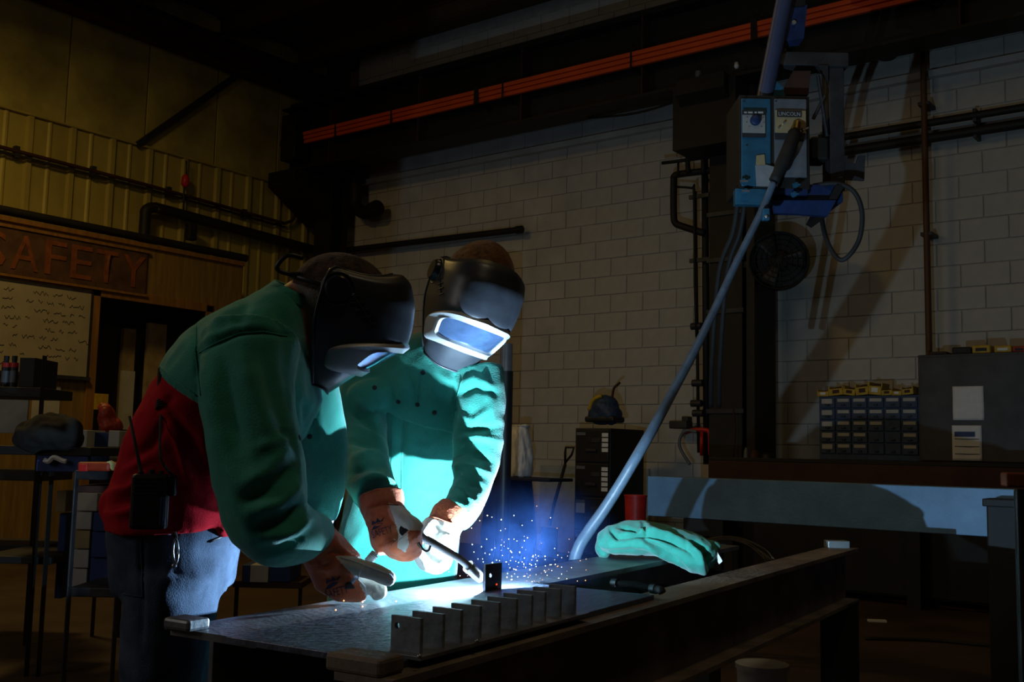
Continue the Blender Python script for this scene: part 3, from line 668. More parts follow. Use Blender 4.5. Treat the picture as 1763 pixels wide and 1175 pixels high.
# drawer cabinet
a, b = PY(1410, 790, 9.1), PY(1582, 680, 9.1)
x0, x1, z0, z1 = a[0], b[0], 1.09, b[2]
dc = thing('drawer_cabinet', ((x0+x1)/2, 9.2, z0), 'blue small parts drawer cabinet with white labels on the workbench', 'cabinet')
MB().bb((x0, 9.115, z0), (x1, 9.4, z1)).build('body', binblue, dc, bevel=.004)
cw = (x1-x0-.02)/6; rh = (z1-z0-.06)/5; miss = {(3, 3), (3, 4), (4, 2), (4, 3), (4, 4)}
for i in range(6):
    for j in range(5):
        xa = x0+.01+i*cw; zb = z1-.012-j*rh
        d = MB().bb((xa+.005, 9.1, zb-rh+.006), (xa+cw-.005, 9.13, zb-.004)).build('drawer', binblue, dc, bevel=.004)
        MB().bb((xa+cw*.38, 9.085, zb-rh*.75), (xa+cw*.62, 9.1, zb-rh*.62)).build('pull', blackp, d)
        if (i, j) not in miss:
            h = .028 if i else .042
            MB().bb((xa+cw*.14, 9.0975, zb-.014-h), (xa+cw*(.86 if i else .8), 9.1, zb-.014)).build('label_strip', boxw, d)
rnd = random.Random(5)
for i, (px, w, h, tlt) in enumerate(((1424, .1, .07, 0), (1446, .12, .1, .1), (1469, .1, .09, -.12), (1491, .11, .12, .1), (1513, .11, .13, -.1), (1533, .09, .07, .05), (1550, .08, .06, 0), (1568, .09, .08, .1))):
    c = PY(px, 679, 9.2); names = ['leftmost', 'second', 'third', 'fourth', 'fifth', 'sixth', 'seventh', 'rightmost']
    t = thing('parts_bin', V(c[0], 9.2, z1), names[i]+' yellow parts bin from the left on the drawer cabinet', 'bin', 'yellow bins on the drawer cabinet')
    R_ = np.array([[math.cos(tlt), 0, -math.sin(tlt)], [0, 1, 0], [math.sin(tlt), 0, math.cos(tlt)]])
    cc_ = V(c[0], 9.2, z1+h*.42+abs(tlt)*w*.5)
    m = MB(); m.box(cc_+R_ @ V(0, 0, -h*.38), (w, .2, .01), R_); m.box(cc_+R_ @ V(-w/2, 0, 0), (.008, .2, h*.8), R_); m.box(cc_+R_ @ V(w/2, 0, 0), (.008, .2, h*.8), R_); m.box(cc_+R_ @ V(0, .1, 0), (w, .008, h*.8), R_); m.box(cc_+R_ @ V(0, -.1, -h*.12), (w, .008, h*.55), R_)
    m.build('shell', yel, t)
    MB().box(cc_+R_ @ V(0, -.106, -h*.1), (w*.5, .004, h*.3), R_).build('label_card', paper if i in (0, 4, 6) else brownst, t)
    MB().box(cc_+R_ @ V(.01, .0, h*.1), (w*.6, .12, h*.5), R_).build('contents', brownst, t, bevel=.01)
# tall dark cabinet
a, b = PY(1580, 612, 8.95), PY(1800, 612, 8.95)
z1 = a[2]; tc_ = thing('steel_cupboard', ((a[0]+b[0])/2, 9.2, 1.09), 'dark grey steel cupboard with two papers stuck on its front', 'cupboard')
MB().bb((a[0], 8.95, 1.09), (b[0]+.5, 9.5, z1)).build('body', cabgrey, tc_, bevel=.006)
MB().bb((a[0]+.02, 8.935, 1.1), (b[0]+.45, 8.95, z1-.02)).build('door', cabgrey, tc_, bevel=.004)
for (p0, p1, q0, q1, n) in ((1641, 1693, 665, 724, 0), (1640, 1690, 733, 793, 1)):
    u, w_ = PY(p0, q1, 8.93), PY(p1, q0, 8.93)
    t = thing('paper_sheet', V(u[0], 8.93, u[2]), ['upper crinkled paper sheet on the dark cupboard', 'lower printed paper form on the dark cupboard'][n], 'paper')
    mb = MB().grid(lambda s, v_: V(u[0]+(w_[0]-u[0])*s, 8.93-.003*math.sin(9*s+7*v_*(1-n)), u[2]+(w_[2]-u[2])*v_), 12, 12); mb.build('sheet', paper, t, smooth=True, solid=.0006)
    if n:
        MB().bb((u[0]+.02, 8.9245, w_[2]-.09), (w_[0]-.05, 8.926, w_[2]-.05)).build('printed_band', blued, t)
        for k in range(3): MB().bb((u[0]+.02, 8.9245, u[2]+.05+.06*k), (w_[0]-.02, 8.926, u[2]+.055+.06*k)).build('printed_line', ink, t)
for i, (px, w, h, m_) in enumerate(((1618, .14, .03, brownst), (1658, .15, .06, blackst), (1692, .14, .07, yel), (1729, .13, .06, yel), (1757, .1, .05, redo))):
    c = PY(px, 611, 9.05); lab = ['low brown tray', 'dark toolbox', 'yellow toolbox', 'yellow case with white label', 'orange case'][i]+' on top of the dark cupboard'
    t = thing('tool_case', V(c[0], 9.1, z1), lab, 'case'); MB().bb((c[0]-w/2, 9.0, z1), (c[0]+w/2, 9.25, z1+h)).build('body', m_, t, bevel=.012)
    MB().bb((c[0]-w*.3, 9.0-.006, z1+h*.3), (c[0]+w*.3, 9.0, z1+h*.65)).build('label_card', paper if i == 3 else blackst, t)
# small clutter on workbench
for i, (px, py, w, h, m_, lab) in enumerate(((1300, 786, .1, .07, brownst, 'small rusty casting left on the workbench'), (1322, 787, .12, .05, blackst, 'small black tool left of the drawer cabinet'), (1285, 786, .05, .09, greyp, 'small grey can beside the column on the workbench'))):
    c = PY(px, py, 8.7); MB().tube([V(c[0], 8.7, 1.09), V(c[0], 8.7, 1.09+h*.6), V(c[0], 8.7, 1.09+h)], [w*.5, w*.45, w*.2], 9).build('bench_part', m_, label=lab, cat='part', smooth=True, auto=40)
# foreground post at right edge
t = thing('bar_stand', P(1752, 1175, 2.15)*V(1, 1, 0), 'dark welding stand with a rusty cap at the right edge', 'stand')
cx = P(1765, 838, 2.15); R_ = rotz(YAW)
MB().box(V(cx[0], cx[1], cx[2]+.013), (.09, .03, .03), R_).build('cap', M('rust_red_steel', (.2, .05, .02), .6, .2), t, bevel=.004)
c2 = P(1777, 1000, 2.15); MB().box(V(c2[0], c2[1], cx[2]/2), (.062, .02, cx[2]-.012), R_).build('post', darksteel, t, bevel=.006)
c3 = P(1750, 1175, 2.6); MB().box(V(c2[0], c2[1], .14), (.22, .3, .28), R_).build('foot', darksteel, t, bevel=.03)
# floor scraps
q = PZ(1510, 1071, 0); MB().box(q+V(0, 0, .006), (.12, .05, .012), rotz(.5)).build('floor_scrap', paper, label='white scrap of paper on the brown floor', cat='scrap')
q = smoothpath([PZ(a, b, .012) for a, b in ((1480, 1022), (1540, 1034), (1620, 1045), (1700, 1053), (1790, 1058))], 6)
MB().tube(q, .012, 8).build('floor_hose', M('dark_red_hose', (.10, .012, .008), .6), label='thin red hose lying across the brown floor', cat='hose', smooth=True)
q = smoothpath([PZ(a, b, .01) for a, b in ((1490, 1100), (1600, 1103), (1700, 1112), (1790, 1120))], 6)
MB().tube(q, .011, 8).build('floor_cable', blackr, label='black cable lying across the brown floor', cat='cable', smooth=True)

# ================================================================== welding table
TA = math.radians(5.8); tv = V(-math.sin(TA), math.cos(TA), 0); cv = V(math.cos(TA), math.sin(TA), 0); TO = V(-1.142, 1.31, 0)
RT_ = np.array([cv, tv, Z3]).T
def TF(t, c, z): return TO+t*tv+c*cv+Z3*z
def tbox(t0, t1, c0, c1, z0, z1): return MB().box(TF((t0+t1)/2, (c0+c1)/2, (z0+z1)/2), (c1-c0, t1-t0, z1-z0), RT_)
tb = thing('welding_table', TF(1.4, -.3, 0), 'heavy welding table built of rusty wide flange beams', 'table')
ibeam(MB(), TF(0, -.4975, .75), TF(2.62, -.4975, .75), cv, .225, .2, .014, .01).build('back_beam', steel, tb, bevel=.004)
ibeam(MB(), TF(-.115, -.045, .75), TF(2.88, -.045, .75), cv, .115, .21, .013, .01).build('front_beam', rusty, tb, bevel=.004)
tbox(2.6, 2.88, -.61, .0, .54, .55).build('end_tie', rusty, tb)
for t_ in (.5, 1.25, 1.9, 2.5): tbox(t_, t_+.06, -.49, -.05, .60, .66).build('cross_bar', darksteel, tb, bevel=.004)
for t_, c_ in ((.03, -.56), (.03, -.09), (2.72, -.10), (2.45, -.56)):
    w = .12 if t_ > 1 else .1
    tbox(t_, t_+w, c_, c_+w, 0, .545).build('leg', darksteel, tb, bevel=.006)
    tbox(t_-.03, t_+w+.03, c_-.03, c_+w+.03, 0, .015).build('foot_plate', darksteel, tb)
    tbox(t_, t_+w, c_-.01, c_+w, .53, .55).build('leg_cap', darksteel, tb)
tbox(-.02, .035, -.61, -.54, .75, .772).build('corner_block', steel, tb, bevel=.006)
tbox(-.118, -.054, -.12, -.01, .75, .778).build('corner_block', rusty, tb, bevel=.006)
for (t_, c_) in ((0, -.61), (-.1, -.1)):   # weld bead under the blocks
    MB().tube([TF(t_+.03*k*.33-.01, c_, .752) for k in range(6)], .006, 6).build('weld_bead', steel, tb, smooth=True)
for t_ in (.9, 1.9): tbox(t_, t_+.012, -.095, -.05, .553, .737).build('stiffener', rusty, tb)
# plate and bar
PT = .762
tbox(-.05, .97, -.41, -.03, .75, PT).build('base_plate', plates, label='wide flat steel plate lying across the welding table', cat='plate', bevel=.0015)
tbox(-.02, .575, -.095, -.004, PT, PT+.007).build('flat_bar', steel, label='long flat steel bar under the row of tabs', cat='bar', bevel=.001)
def tab_mesh(w, h, t, hx, hz, r, n=16):
    """plate w wide (x), h high (z), t thick (y) with a real round hole"""
    vs, fs = [], []; out, inn = [], []
    for k in range(n):
        q = 2*math.pi*k/n+math.pi/4; c, s = math.cos(q), math.sin(q); m_ = max(abs(c), abs(s))
        inn.append((hx+r*c, hz+r*s)); u, v_ = c/m_, s/m_
        out.append(((w/2)*(u), h/2+(h/2)*v_))
    for y in (-t/2, t/2):
        vs += [V(x, y, z) for x, z in out]+[V(x, y, z) for x, z in inn]
    for k in range(n):
        j = (k+1) % n; a = 2*n
        fs += [[k, j, n+j, n+k], [a+k, a+n+k, a+n+j, a+j], [k, a+k, a+j, j], [n+k, n+j, a+n+j, a+n+k]]
    mb = MB(); mb.add(vs, fs); return mb
tabs = []
tm = tab_mesh(.062, .056, .008, -.018, .04, .0055)
ordn = ['nearest', 'second', 'third', 'fourth', 'fifth', 'sixth', 'seventh', 'eighth', 'ninth', 'farthest']
tabm = M('tab_steel', (.22, .24, .27), .55, .15, .4, 40, .2, 120)
for k in range(10):
    if k == 0:
        o = tm.build('steel_tab', tabm); ORG[o.name] = V(0, 0, 0); tab0 = o
    else: o = tab0.copy(); COL.objects.link(o)
    o.location = TF(.004+.0593*k, -.0525+random.uniform(-.004, .004), PT+.007)
    o.rotation_euler = (0, 0, TA+random.uniform(-.06, .06)+math.pi*0)
    tag(o, ordn[k]+' tab from the camera in the row of upright steel tabs', 'tab', 'row of upright steel tabs')
# tab being welded
tp = TF(.786, -.378, PT); nn = nrm((CAM-tp)*V(1, 1, 0)); nn = nrm(.64*nn-.77*np.cross(nn, Z3)); ax = np.cross(Z3, nn)
wt = thing('welded_tab', tp, 'single upright steel tab being welded in the bright arc light', 'tab')
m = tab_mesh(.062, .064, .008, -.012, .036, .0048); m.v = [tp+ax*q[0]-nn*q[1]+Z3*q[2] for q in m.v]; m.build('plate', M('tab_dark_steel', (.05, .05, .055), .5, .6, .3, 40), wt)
MB().ell(tp+ax*.012+nn*.0042+Z3*.013, [ax*.0032, nn*.0008, Z3*.0024], 10, 6).build('hot_spot', M('hot_steel', (.8, .1, .03), .5, emit=(1, .06, .012, 1.6)), wt, smooth=True)
for px, py, lab in ((821, 1105, 'bright steel ball on the flat bar by the fourth tab'), (722, 1131, 'bright steel ball at the near end of the flat bar')):
    q = PZ(px, py, PT+.011); MB().ell(q, np.eye(3)*.004, 10, 8).build('steel_ball', brightsteel, smooth=True, label=lab, cat='ball')
ARC_P = tp - nn*.017 + Z3*.0145 - ax*.002
# bar clamp at the far edge of the plate
a, b = TF(1.03, -.165, PT+.012), TF(.985, -.035, PT+.012)
t = thing('hand_clamp', (a+b)/2-Z3*.012, 'small dark clamp with two round ends on the plate edge', 'clamp')
u = nrm(b-a)
MB().tube([a+u*.012, a+u*.03, (a+b)/2+Z3*.004, b-u*.03, b-u*.008], [.007, .009, .009, .009, .008], 12).build('handle', M('matte_black', (.006, .006, .006), .9, 0, .2, 20, .1, 90, .1), t, smooth=True)
MB().tube([a-u*.006, a+u*.012], .011, 14).build('end_cap', darksteel, t, smooth=True, auto=40)
MB().tube([b-u*.012, b+u*.004], .012, 14).build('end_cap', darksteel, t, smooth=True, auto=40)
MB().tube(smoothpath([b+u*.004, b+u*.018, b+u*.024-Z3*.006], 4), .01, 10).build('jaw', blackr, t, smooth=True)
# block at the far end
q = TF(2.83, -.06, .75); tb2 = MB().box(q+Z3*.014, (.085, .06, .028), rotz(YAW)).build('steel_block', M('galvanised_steel', (.35, .39, .4), .4, .5), label='small pale steel block at the far end of the front beam', cat='block', bevel=.003)
# white pail under the table
q = P(1312, 1165, 3.75)*V(1, 1, 0)
t = thing('white_pail', q, 'white plastic pail standing under the welding table', 'pail')
MB().tube([q, q+Z3*.02, q+Z3*.36], [.072, .076, .09], 24).build('body', white, t, smooth=True, auto=40); MB().tube([q+Z3*.345, q+Z3*.362], .095, 24).build('rim', white, t, smooth=True, auto=40)
MB().box(q+(-Rt*.02-nrm(Fw*V(1, 1, 0))*.083)+Z3*.3, (.03, .003, .012), rotz(YAW)).build('printed_mark', ink, t)
# green jacket thrown over the back beam
m = MB(); s_ = 3.5/1800
m.loft([(P(1036, 934, 3.52), .03, .05), (P(1050, 930, 3.51), .046, .085), (P(1075, 927, 3.51), .052, .10), (P(1105, 926, 3.52), .056, .11), (P(1140, 931, 3.52), .053, .11), (P(1172, 943, 3.5), .055, .10), (P(1198, 955, 3.48), .062, .09), (P(1217, 963, 3.47), .056, .075), (P(1230, 968, 3.46), .034, .04)], Up)
m.ell(P(1222, 940, 3.5), [Rt*.04, Fw*.03, Up*.02]); m.ell(P(1040, 940, 3.56), [Rt*.03, Fw*.05, Up*.045])
jm = folds(remesh(m, .0055, 3), [([(1050, 908), (1056, 918), (1063, 928)], .006, -.02), ([(1064, 927), (1090, 922), (1116, 919), (1140, 926), (1158, 932), (1182, 946)], .008, -.022), ([(1064, 921), (1116, 912), (1150, 920), (1190, 938)], .009, .012), ([(1110, 927), (1130, 942), (1147, 956), (1183, 984)], .009, -.024), ([(1106, 935), (1150, 966), (1180, 990)], .01, .012), ([(1194, 932), (1210, 944), (1219, 956), (1224, 982)], .011, -.035), ([(1185, 940), (1205, 955), (1212, 985)], .01, .014), ([(1107, 899), (1109, 908), (1114, 918)], .006, -.018), ([(1064, 904), (1085, 912), (1102, 914)], .007, -.02), ([(1035, 950), (1090, 948), (1140, 956)], .007, -.008), ([(1180, 935), (1187, 948), (1196, 960)], .008, -.012)], .006, 16)
rag = thing('folded_jacket', P(1130, 955, 3.5), 'green cotton jacket thrown over the back beam of the table', 'jacket')
jm.build('cloth', green, rag, smooth=True)
MB().prism([P(1235, 951, 3.46), P(1244, 967, 3.45), P(1238, 972, 3.45), P(1233, 962, 3.46)], Fw*.002).build('white_tag', paper, rag)
# loose wires behind it
t = thing('wire_bundle', P(1280, 950, 3.7), 'bundle of thin bare wires arching beside the green jacket', 'wire')
for k in range(7):
    e = random.uniform(-6, 6); q = smoothpath([P(1205, 932+k*.8, 3.62), P(1245, 924+k*.9, 3.68+.02*k), P(1280, 928+k*1.3, 3.72+.02*k), P(1312+e, 945+k*2, 3.72+.02*k), P(1325+e*1.5, 962+k, 3.72+.02*k)], 5)
    MB().tube(q, .0016, 5).build('wire', M('tan_wire', (.35, .27, .16), .4, .6), t, smooth=True)
MB().box(TF(2.62, -.5, .76), (.1, .06, .018), rotz(YAW)).build('scrap_plate', darksteel, label='small dark plate behind the wire bundle', cat='plate')
# lilac sheet
MB().grid(lambda u, v_: P(552+34*u-14*v_, 862+6*u+40*v_, 3.12)+Fw*.01*math.sin(5*u), 8, 8).build('shop_rag', M('lilac_cloth', (.42, .38, .5), .85), label='pale lilac rag hanging between the two welders', cat='rag', smooth=True, solid=.002)

# ================================================================== wire feeder on its boom
D = 4.6
wf = thing('wire_feeder', P(1340, 370, D), 'blue wire feeder with dials hanging from the boom', 'wire feeder')
PR(1271, 1396, 163, 326, D+.01, .28, 'case', blackst, wf)
PR(1275, 1329, 167, 322, D, .02, 'left_panel', bluep, wf); rp_ = PR(1332, 1391, 168, 306, D, .02, 'right_panel', greyp, wf)
lp = PR(1278, 1318, 196, 229, D-.004, .004, 'dial_plate', M('grey_plate', (.27, .26, .24), .7), wf, bevel=.001)  # dial plate in one even grey base colour
PR(1278, 1318, 190, 197, D-.005, .004, 'dark_strip', ink, wf, 0); PR(1278, 1318, 229, 236, D-.005, .004, 'dark_strip', ink, wf, 0)
hn = -nrm(Fw*V(1, 1, 0))
c = P(1300, 208, D); k_ = MB().tube([c, c+hn*.018, c+hn*.022], [.024, .022, .016], 20).build('dial_knob', blued, wf, smooth=True, auto=40)
for k in range(9):
    q = math.radians(-135+k*33.75); e = c+(_R0*math.sin(q)+Z3*math.cos(q))*.036+hn*.005
    MB().tube([e, e+(_R0*math.sin(q)+Z3*math.cos(q))*.005], .0012, 4).build('tick', ink, wf)
for x0_, x1_ in ((1281, 1286), (1288, 1296), (1299, 1303), (1305, 1314)): PR(x0_, x1_, 192.3, 195, D-.0065, .002, 'print', boxw, wf, 0)
PR(1334, 1388, 190, 229, D-.004, .004, 'name_plate', tan, wf, .001)
PR(1338, 1380, 191, 201, D-.006, .003, 'name_band', ink, wf, 0)
text_mb('LINCOLN', P(1359, 199.4, D-.0075), _R0, Z3, .017, .001, .095).build('print', boxw, wf)
PR(1334, 1388, 229, 240, D-.006, .003, 'dark_strip', ink, wf, 0)
for x, y in ((1340, 220), (1349, 212), (1372, 212), (1380, 222)):
    c = P(x, y, D); MB().tube([c, c+hn*.02-Z3*.004], [.006, .004], 10).build('switch', brightsteel, wf, smooth=True, auto=40)
for x, y in ((1281, 174), (1281, 312), (1336, 174), (1378, 300), (1286, 250)):
    c = P(x, y, D); MB().tube([c, c+hn*.003], .0045, 8).build('screw', ink if x != 1378 else brightsteel, wf)
PR(1266, 1330, 325, 352, D-.02, .05, 'lower_lip', bluep, wf); PR(1330, 1392, 312, 335, D-.01, .05, 'lower_lip', blued, wf)
a = [P(1330, 345, D-.03), P(1440, 345, D-.03), P(1425, 372, D-.03), P(1335, 366, D-.03)]
MB().prism(a, -hn*.03).build('tray_front', blued, wf)
m = MB(); PR(1330, 1452, 318, 346, D+.02, .28, 'tray', blued, wf)
m.prism([P(1425, 372, D-.02), P(1455, 318, D-.02), P(1440, 318, D-.02), P(1415, 366, D-.02)], -hn*.25); m.build('tray_side', blackst, wf)
for x, y in ((1279, 312), (1282, 329), (1369, 318), (1366, 334)):
    c = P(x, y+2, D-.03); MB().tube([c, c+hn*.02], [.012, .012], 12).build('wing_bolt', bluep, wf, smooth=True, auto=40); MB().box(c+hn*.02, (.034, .006, .008), rotz(YAW)).build('wing', brightsteel if x < 1300 else bluep, wf)
MB().prism([P(1300, 285, D-.02), P(1320, 284, D-.02), P(1341, 290, D-.03), P(1339, 322, D-.03), P(1302, 321, D-.02)], hn*.002).build('paper_tag', M('grey_paper', (.24, .24, .25), .8), wf)  # tag toned down to an even mid grey
MB().prism([P(1302, 268, D-.012), P(1316, 266, D-.012), P(1318, 290, D-.02), P(1301, 290, D-.02)], hn*.002).build('tape', tan, wf)
# gun plug
q = smoothpath([P(1370, 222, D-.01), P(1366, 236, D-.06), P(1350, 275, D-.12), P(1333, 312, D-.14)], 4)
MB().tube(q, [.016]*3+[.03]*(len(q)-6)+[.024]*3, 14).build('gun_plug', blackr, wf, smooth=True)
MB().tube([P(1372, 212, D), P(1370, 226, D-.02)], .019, 14).build('brass_socket', M('brass', (.5, .33, .1), .3, .9), wf, smooth=True, auto=40)
MB().tube([P(1392, 220, D), P(1360, 236, D-.02)], .004, 6).build('latch', brightsteel, wf)
# frame behind
PR(1426, 1457, 92, 330, D+.12, .12, 'frame_post', darksteel, wf); PR(1330, 1462, 90, 112, D+.14, .1, 'frame_arm', darksteel, wf)
MB().prism([P(1426, 112, D+.13), P(1408, 112, D+.13), P(1426, 140, D+.13)], -hn*.02).build('gusset', darksteel, wf)
MB().prism([P(1448, 268, D+.1), P(1458, 268, D+.1), P(1462, 280, D+.1), P(1474, 281, D+.1), P(1478, 268, D+.1), P(1490, 268, D+.1), P(1488, 311, D+.1), P(1448, 309, D+.1)], -hn*.012).build('notched_plate', darksteel, wf)
PR(1397, 1428, 235, 275, D+.1, .12, 'gearbox', blackst, wf, bevel=.01); MB().prism([P(1345, 163, D+.1), P(1366, 122, D+.1), P(1396, 122, D+.1), P(1392, 163, D+.1)], -hn*.04).build('mount', brownst, wf)
MB().prism([P(1310, 165, D+.08), P(1325, 130, D+.08), P(1348, 150, D+.08), P(1352, 165, D+.08)], -hn*.05).build('blue_gusset', bluep, wf)
for k, (a, b) in enumerate((((1408, 130), (1424, 235)), ((1420, 165), (1400, 205)))):
    MB().tube([P(*a, D+.1), P(*b, D+.1)], .008, 6).build('rod', darksteel, wf)
q = smoothpath([P(1400, 320, D+.05), P(1440, 316, D), P(1470, 330, D-.03), P(1484, 365, D-.04), P(1480, 410, D-.04), P(1462, 440, D-.03), P(1445, 447, D), P(1428, 425, D+.05), P(1418, 395, D+.1), P(1414, 368, D+.14)], 6)
MB().tube(q, .0105, 10).build('power_lead', blackr, label='black power lead looping below the wire feeder', cat='cable', smooth=True)
# boom
b0, b1 = P(1316, 170, D+.09), P(1352, -10, D+.02); u = nrm(b1-b0)
bo = thing('feeder_boom', b0, 'steep grey blue boom tube carrying the wire feeder', 'boom')
L_ = (6.4-b0[2])/u[2]
MB().cyl(b0, b0+u*L_, .036, None, 20).build('tube', M('boom_blue_grey', (.05, .055, .10), .45, .2), bo, smooth=True, auto=40)
MB().prism([P(1350, 14, D+.1), P(1390, 8, D+.1), P(1384, 66, D+.1), P(1342, 72, D+.1)], -hn*.1).build('slip_box', blued, bo); MB().prism([P(1358, -20, D+.1), P(1388, -20, D+.1), P(1386, 12, D+.1), P(1354, 14, D+.1)], -hn*.08).build('collar', blackst, bo)
c = P(1366, 40, D+.1); MB().tube([c, c+hn*.012], .01, 8).build('bolt', brightsteel, bo)
# gun cable
hp = [(1332, 314, 4.46), (1312, 362, 4.45), (1270, 448, 4.35), (1232, 530, 4.2), (1195, 606, 4.0), (1160, 672, 3.8), (1130, 728, 3.6), (1100, 780, 3.5), (1068, 834, 3.5), (1040, 878, 3.51), (1015, 913, 3.51), (998, 940, 3.5), (988, 972, 3.5), (984, 1020, 3.5), (984, 1120, 3.5)]
q = smoothpath([P(*p) for p in hp], 6); fl = P(984, 1120, 3.5)
q += smoothpath([fl, fl*V(1, 1, 0)+V(0, 0, .15), fl*V(1, 1, 0)+V(-.12, .05, .025), fl*V(1, 1, 0)+V(-.6, .1, .022)], 6)[1:]
MB().tube(q, [.0145+.0055*min(1, i/60) for i in range(len(q))], 14).build('gun_cable', hosem, label='thick blue grey gun cable sloping from feeder down behind the table', cat='cable', smooth=True)
c = P(1318, 370, 4.42); m = thing('cable_clip', c, 'small bright clip on the gun cable below the feeder', 'clip'); MB().box(c, (.03, .03, .05), rotz(YAW)).build('body', bluep, m, bevel=.004); MB().ell(c+hn*.016-Z3*.012, np.eye(3)*.009, 10, 8).build('screw', brightsteel, m, smooth=True)
for k, (x0, x1, lab) in enumerate(((1272, 1238, 'left black lead hanging below the feeder'), (1284, 1252, 'right black lead hanging below the feeder'))):
    q = smoothpath([P(x0, 335, D+.1), P(x0-10, 400, D+.2), P(x1, 470, D+.3), P(x1-12, 620, D+.5), P(x1-14, 700, D+.7)], 6)
    MB().tube(q, .012, 8).build('hanging_lead', blackr, label=lab, cat='cable', smooth=True)

# ================================================================== people
def helmet(O, fwd, upv, name, par, seed):
    """welding helmet in the wearer's frame: x right, y forward, z up, origin between the pivots"""
    fw = nrm(fwd); u = nrm(upv-(upv @ fw)*fw); xr = np.cross(fw, u)
    G = lambda x, y, z: O+xr*x+fw*y+u*z
    zf = [.076, .082, .068, .02, -.03, -.078, -.12, -.166, -.21, -.243]; zs = [.047, .046, .036, .01, -.03, -.07, -.11, -.15, -.2, -.228]
    yf = [.110, .135, .16, .186, .196, .198, .157, .114, .078, .05]; yb = [-.015, -.024, -.034, -.038, -.038, -.036, -.028, -.015, .0, .008]; ww = [.092, .105, .118, .122, .122, .119, .11, .098, .083, .068]
    tt = np.array([-.06, 0, .125, .25, .375, .5, .625, .75, .875, 1.])
    def S(a, v, off=0):
        th = (a-.5)*math.pi; sn, cs = math.sin(th), max(0, math.cos(th))
        g = lambda arr: np.interp(v, tt, arr)
        k = abs(sn)**2; z = g(zf)*(1-k)+g(zs)*k
        x = g(ww)*math.copysign(abs(sn)**.72, sn); y = g(yb)+(g(yf)-g(yb))*cs**.62
        return V(x, y, z)
    vv = []
    for a, b in zip(tt, tt[1:]): vv += list(np.linspace(a, b, 4)[:-1])
    vv.append(1)
    def fn(a, v):
        return G(*S(a, np.interp(v, np.linspace(0, 1, len(vv)), vv)))
    h = thing(name, O, None, None); h.parent = par; h.location = O-ORG[par.name]
    del_ = MB().grid(fn, 49, len(vv)); sh_ = del_.build('shell', shellm, h, smooth=True, solid=.004)
    md_ = sh_.modifiers.new('sub', 'SUBSURF'); md_.levels = md_.render_levels = 1
    # rolled rim
    rim = [fn(a, 0) for a in np.linspace(0, 1, 40)]; MB().tube(rim, .0028, 8).build('rim', shellm, h, smooth=True)
    rim = [fn(0, v) for v in np.linspace(0, 1, 20)]+[fn(a, 1) for a in np.linspace(0, 1, 40)]+[fn(1, v) for v in np.linspace(1, 0, 20)]; MB().tube(rim, .003, 8).build('rim', shellm, h, smooth=True)
    # bezel with swept back wings, and the lens, hugging the sloping window
    def pos(a_, t, off):
        sn, cs = math.sin(a_), math.cos(a_); k = (a_/1.45)**2
        q = S(.5+a_/math.pi, .632+.13*k-t)+V(sn*.9, cs*.724+.1*abs(sn), -cs*.69)*off
        return G(*q)
    def rr(am, hh, taper=0, n=64):
        out = []
        for k in range(n):
            q = 2*math.pi*k/n; c, s = math.cos(q), math.sin(q); e = .45
            u_ = math.copysign(abs(c)**e, c); out.append((am*u_, hh*(1-taper*u_*u_)*math.copysign(abs(s)**e, s)))
        return out
    A_ = math.radians
    loops = [(rr(A_(85), .15, .3), -.01), (rr(A_(84), .149, .3), .006), (rr(A_(80), .14, .3), .011), (rr(A_(52), .094), .012), (rr(A_(50), .088), .005), (rr(A_(49), .085), .003)]
    n = 64; vs = [pos(s, t, off) for lp_, off in loops for s, t in lp_]
    fs = [[j*n+k, j*n+(k+1) % n, (j+1)*n+(k+1) % n, (j+1)*n+k] for j in range(len(loops)-1) for k in range(n)]
    mb = MB(); mb.add(vs, fs); mb.build('bezel', bezelm, h, smooth=True, auto=50)
    lp_ = rr(A_(49.5), .0865); rings = [1, .75, .5, .25]
    vs = [pos(s*r, t*r, .004) for r in rings for s, t in lp_]+[pos(0, 0, .004)]
    fs = [[j*n+k, j*n+(k+1) % n, (j+1)*n+(k+1) % n, (j+1)*n+k] for j in range(3) for k in range(n)]+[[3*n+k, 3*n+(k+1) % n, 4*n] for k in range(n)]
    mb = MB(); mb.add(vs, fs); mb.build('lens', lensm, h, smooth=True)
    for sx in (-1, 1):
        c = V(sx*.118, -.004, 0)
        MB().tube([G(*c), G(*(c+V(sx*.012, 0, 0))), G(*(c+V(sx*.02, 0, 0))), G(*(c+V(sx*.021, 0, 0)))], [.031, .031, .026, .012], 24).build('pivot_knob', M('knob_black_gloss', (.015, .02, .03), .25, 0, .2, 20, .0), h, smooth=True, auto=50)
        MB().tube([G(*(c+V(sx*.002, .037*math.cos(q), .037*math.sin(q)))) for q in np.linspace(0, 2*math.pi, 25)], .003, 6).build('knob_ring', shellm, h, smooth=True)
        # embossed mark slanting down from the knob
        SP = lambda k, w: G(*(S(.5+sx*.5*(.90-.03*k+w), .30+.03*k+w*.4)+V(sx*.0012, 0, 0)))
        MB().tube([SP(k*.5, 0) for k in range(11)], .0016, 5).build('embossed_mark', shellm, h)
        for k in (0, 1.2, 2.4, 3.6, 5): MB().tube([SP(k, -.04), SP(k, 0), SP(k, .04)], .0016, 5).build('embossed_mark', shellm, h)
    # headgear band over the crown
    MB().tube([G(.085*math.cos(q), -.02+.0*q, -.01+.09*math.sin(q)) for q in np.linspace(0, math.pi, 20)], .006, 6).build('headband', blackp, h, smooth=True)
    MB().tube([G(.08*math.cos(q), -.03-.085*math.sin(q), .0) for q in np.linspace(0, math.pi, 18)], .008, 6).build('headband', blackp, h, smooth=True)
    return h, G
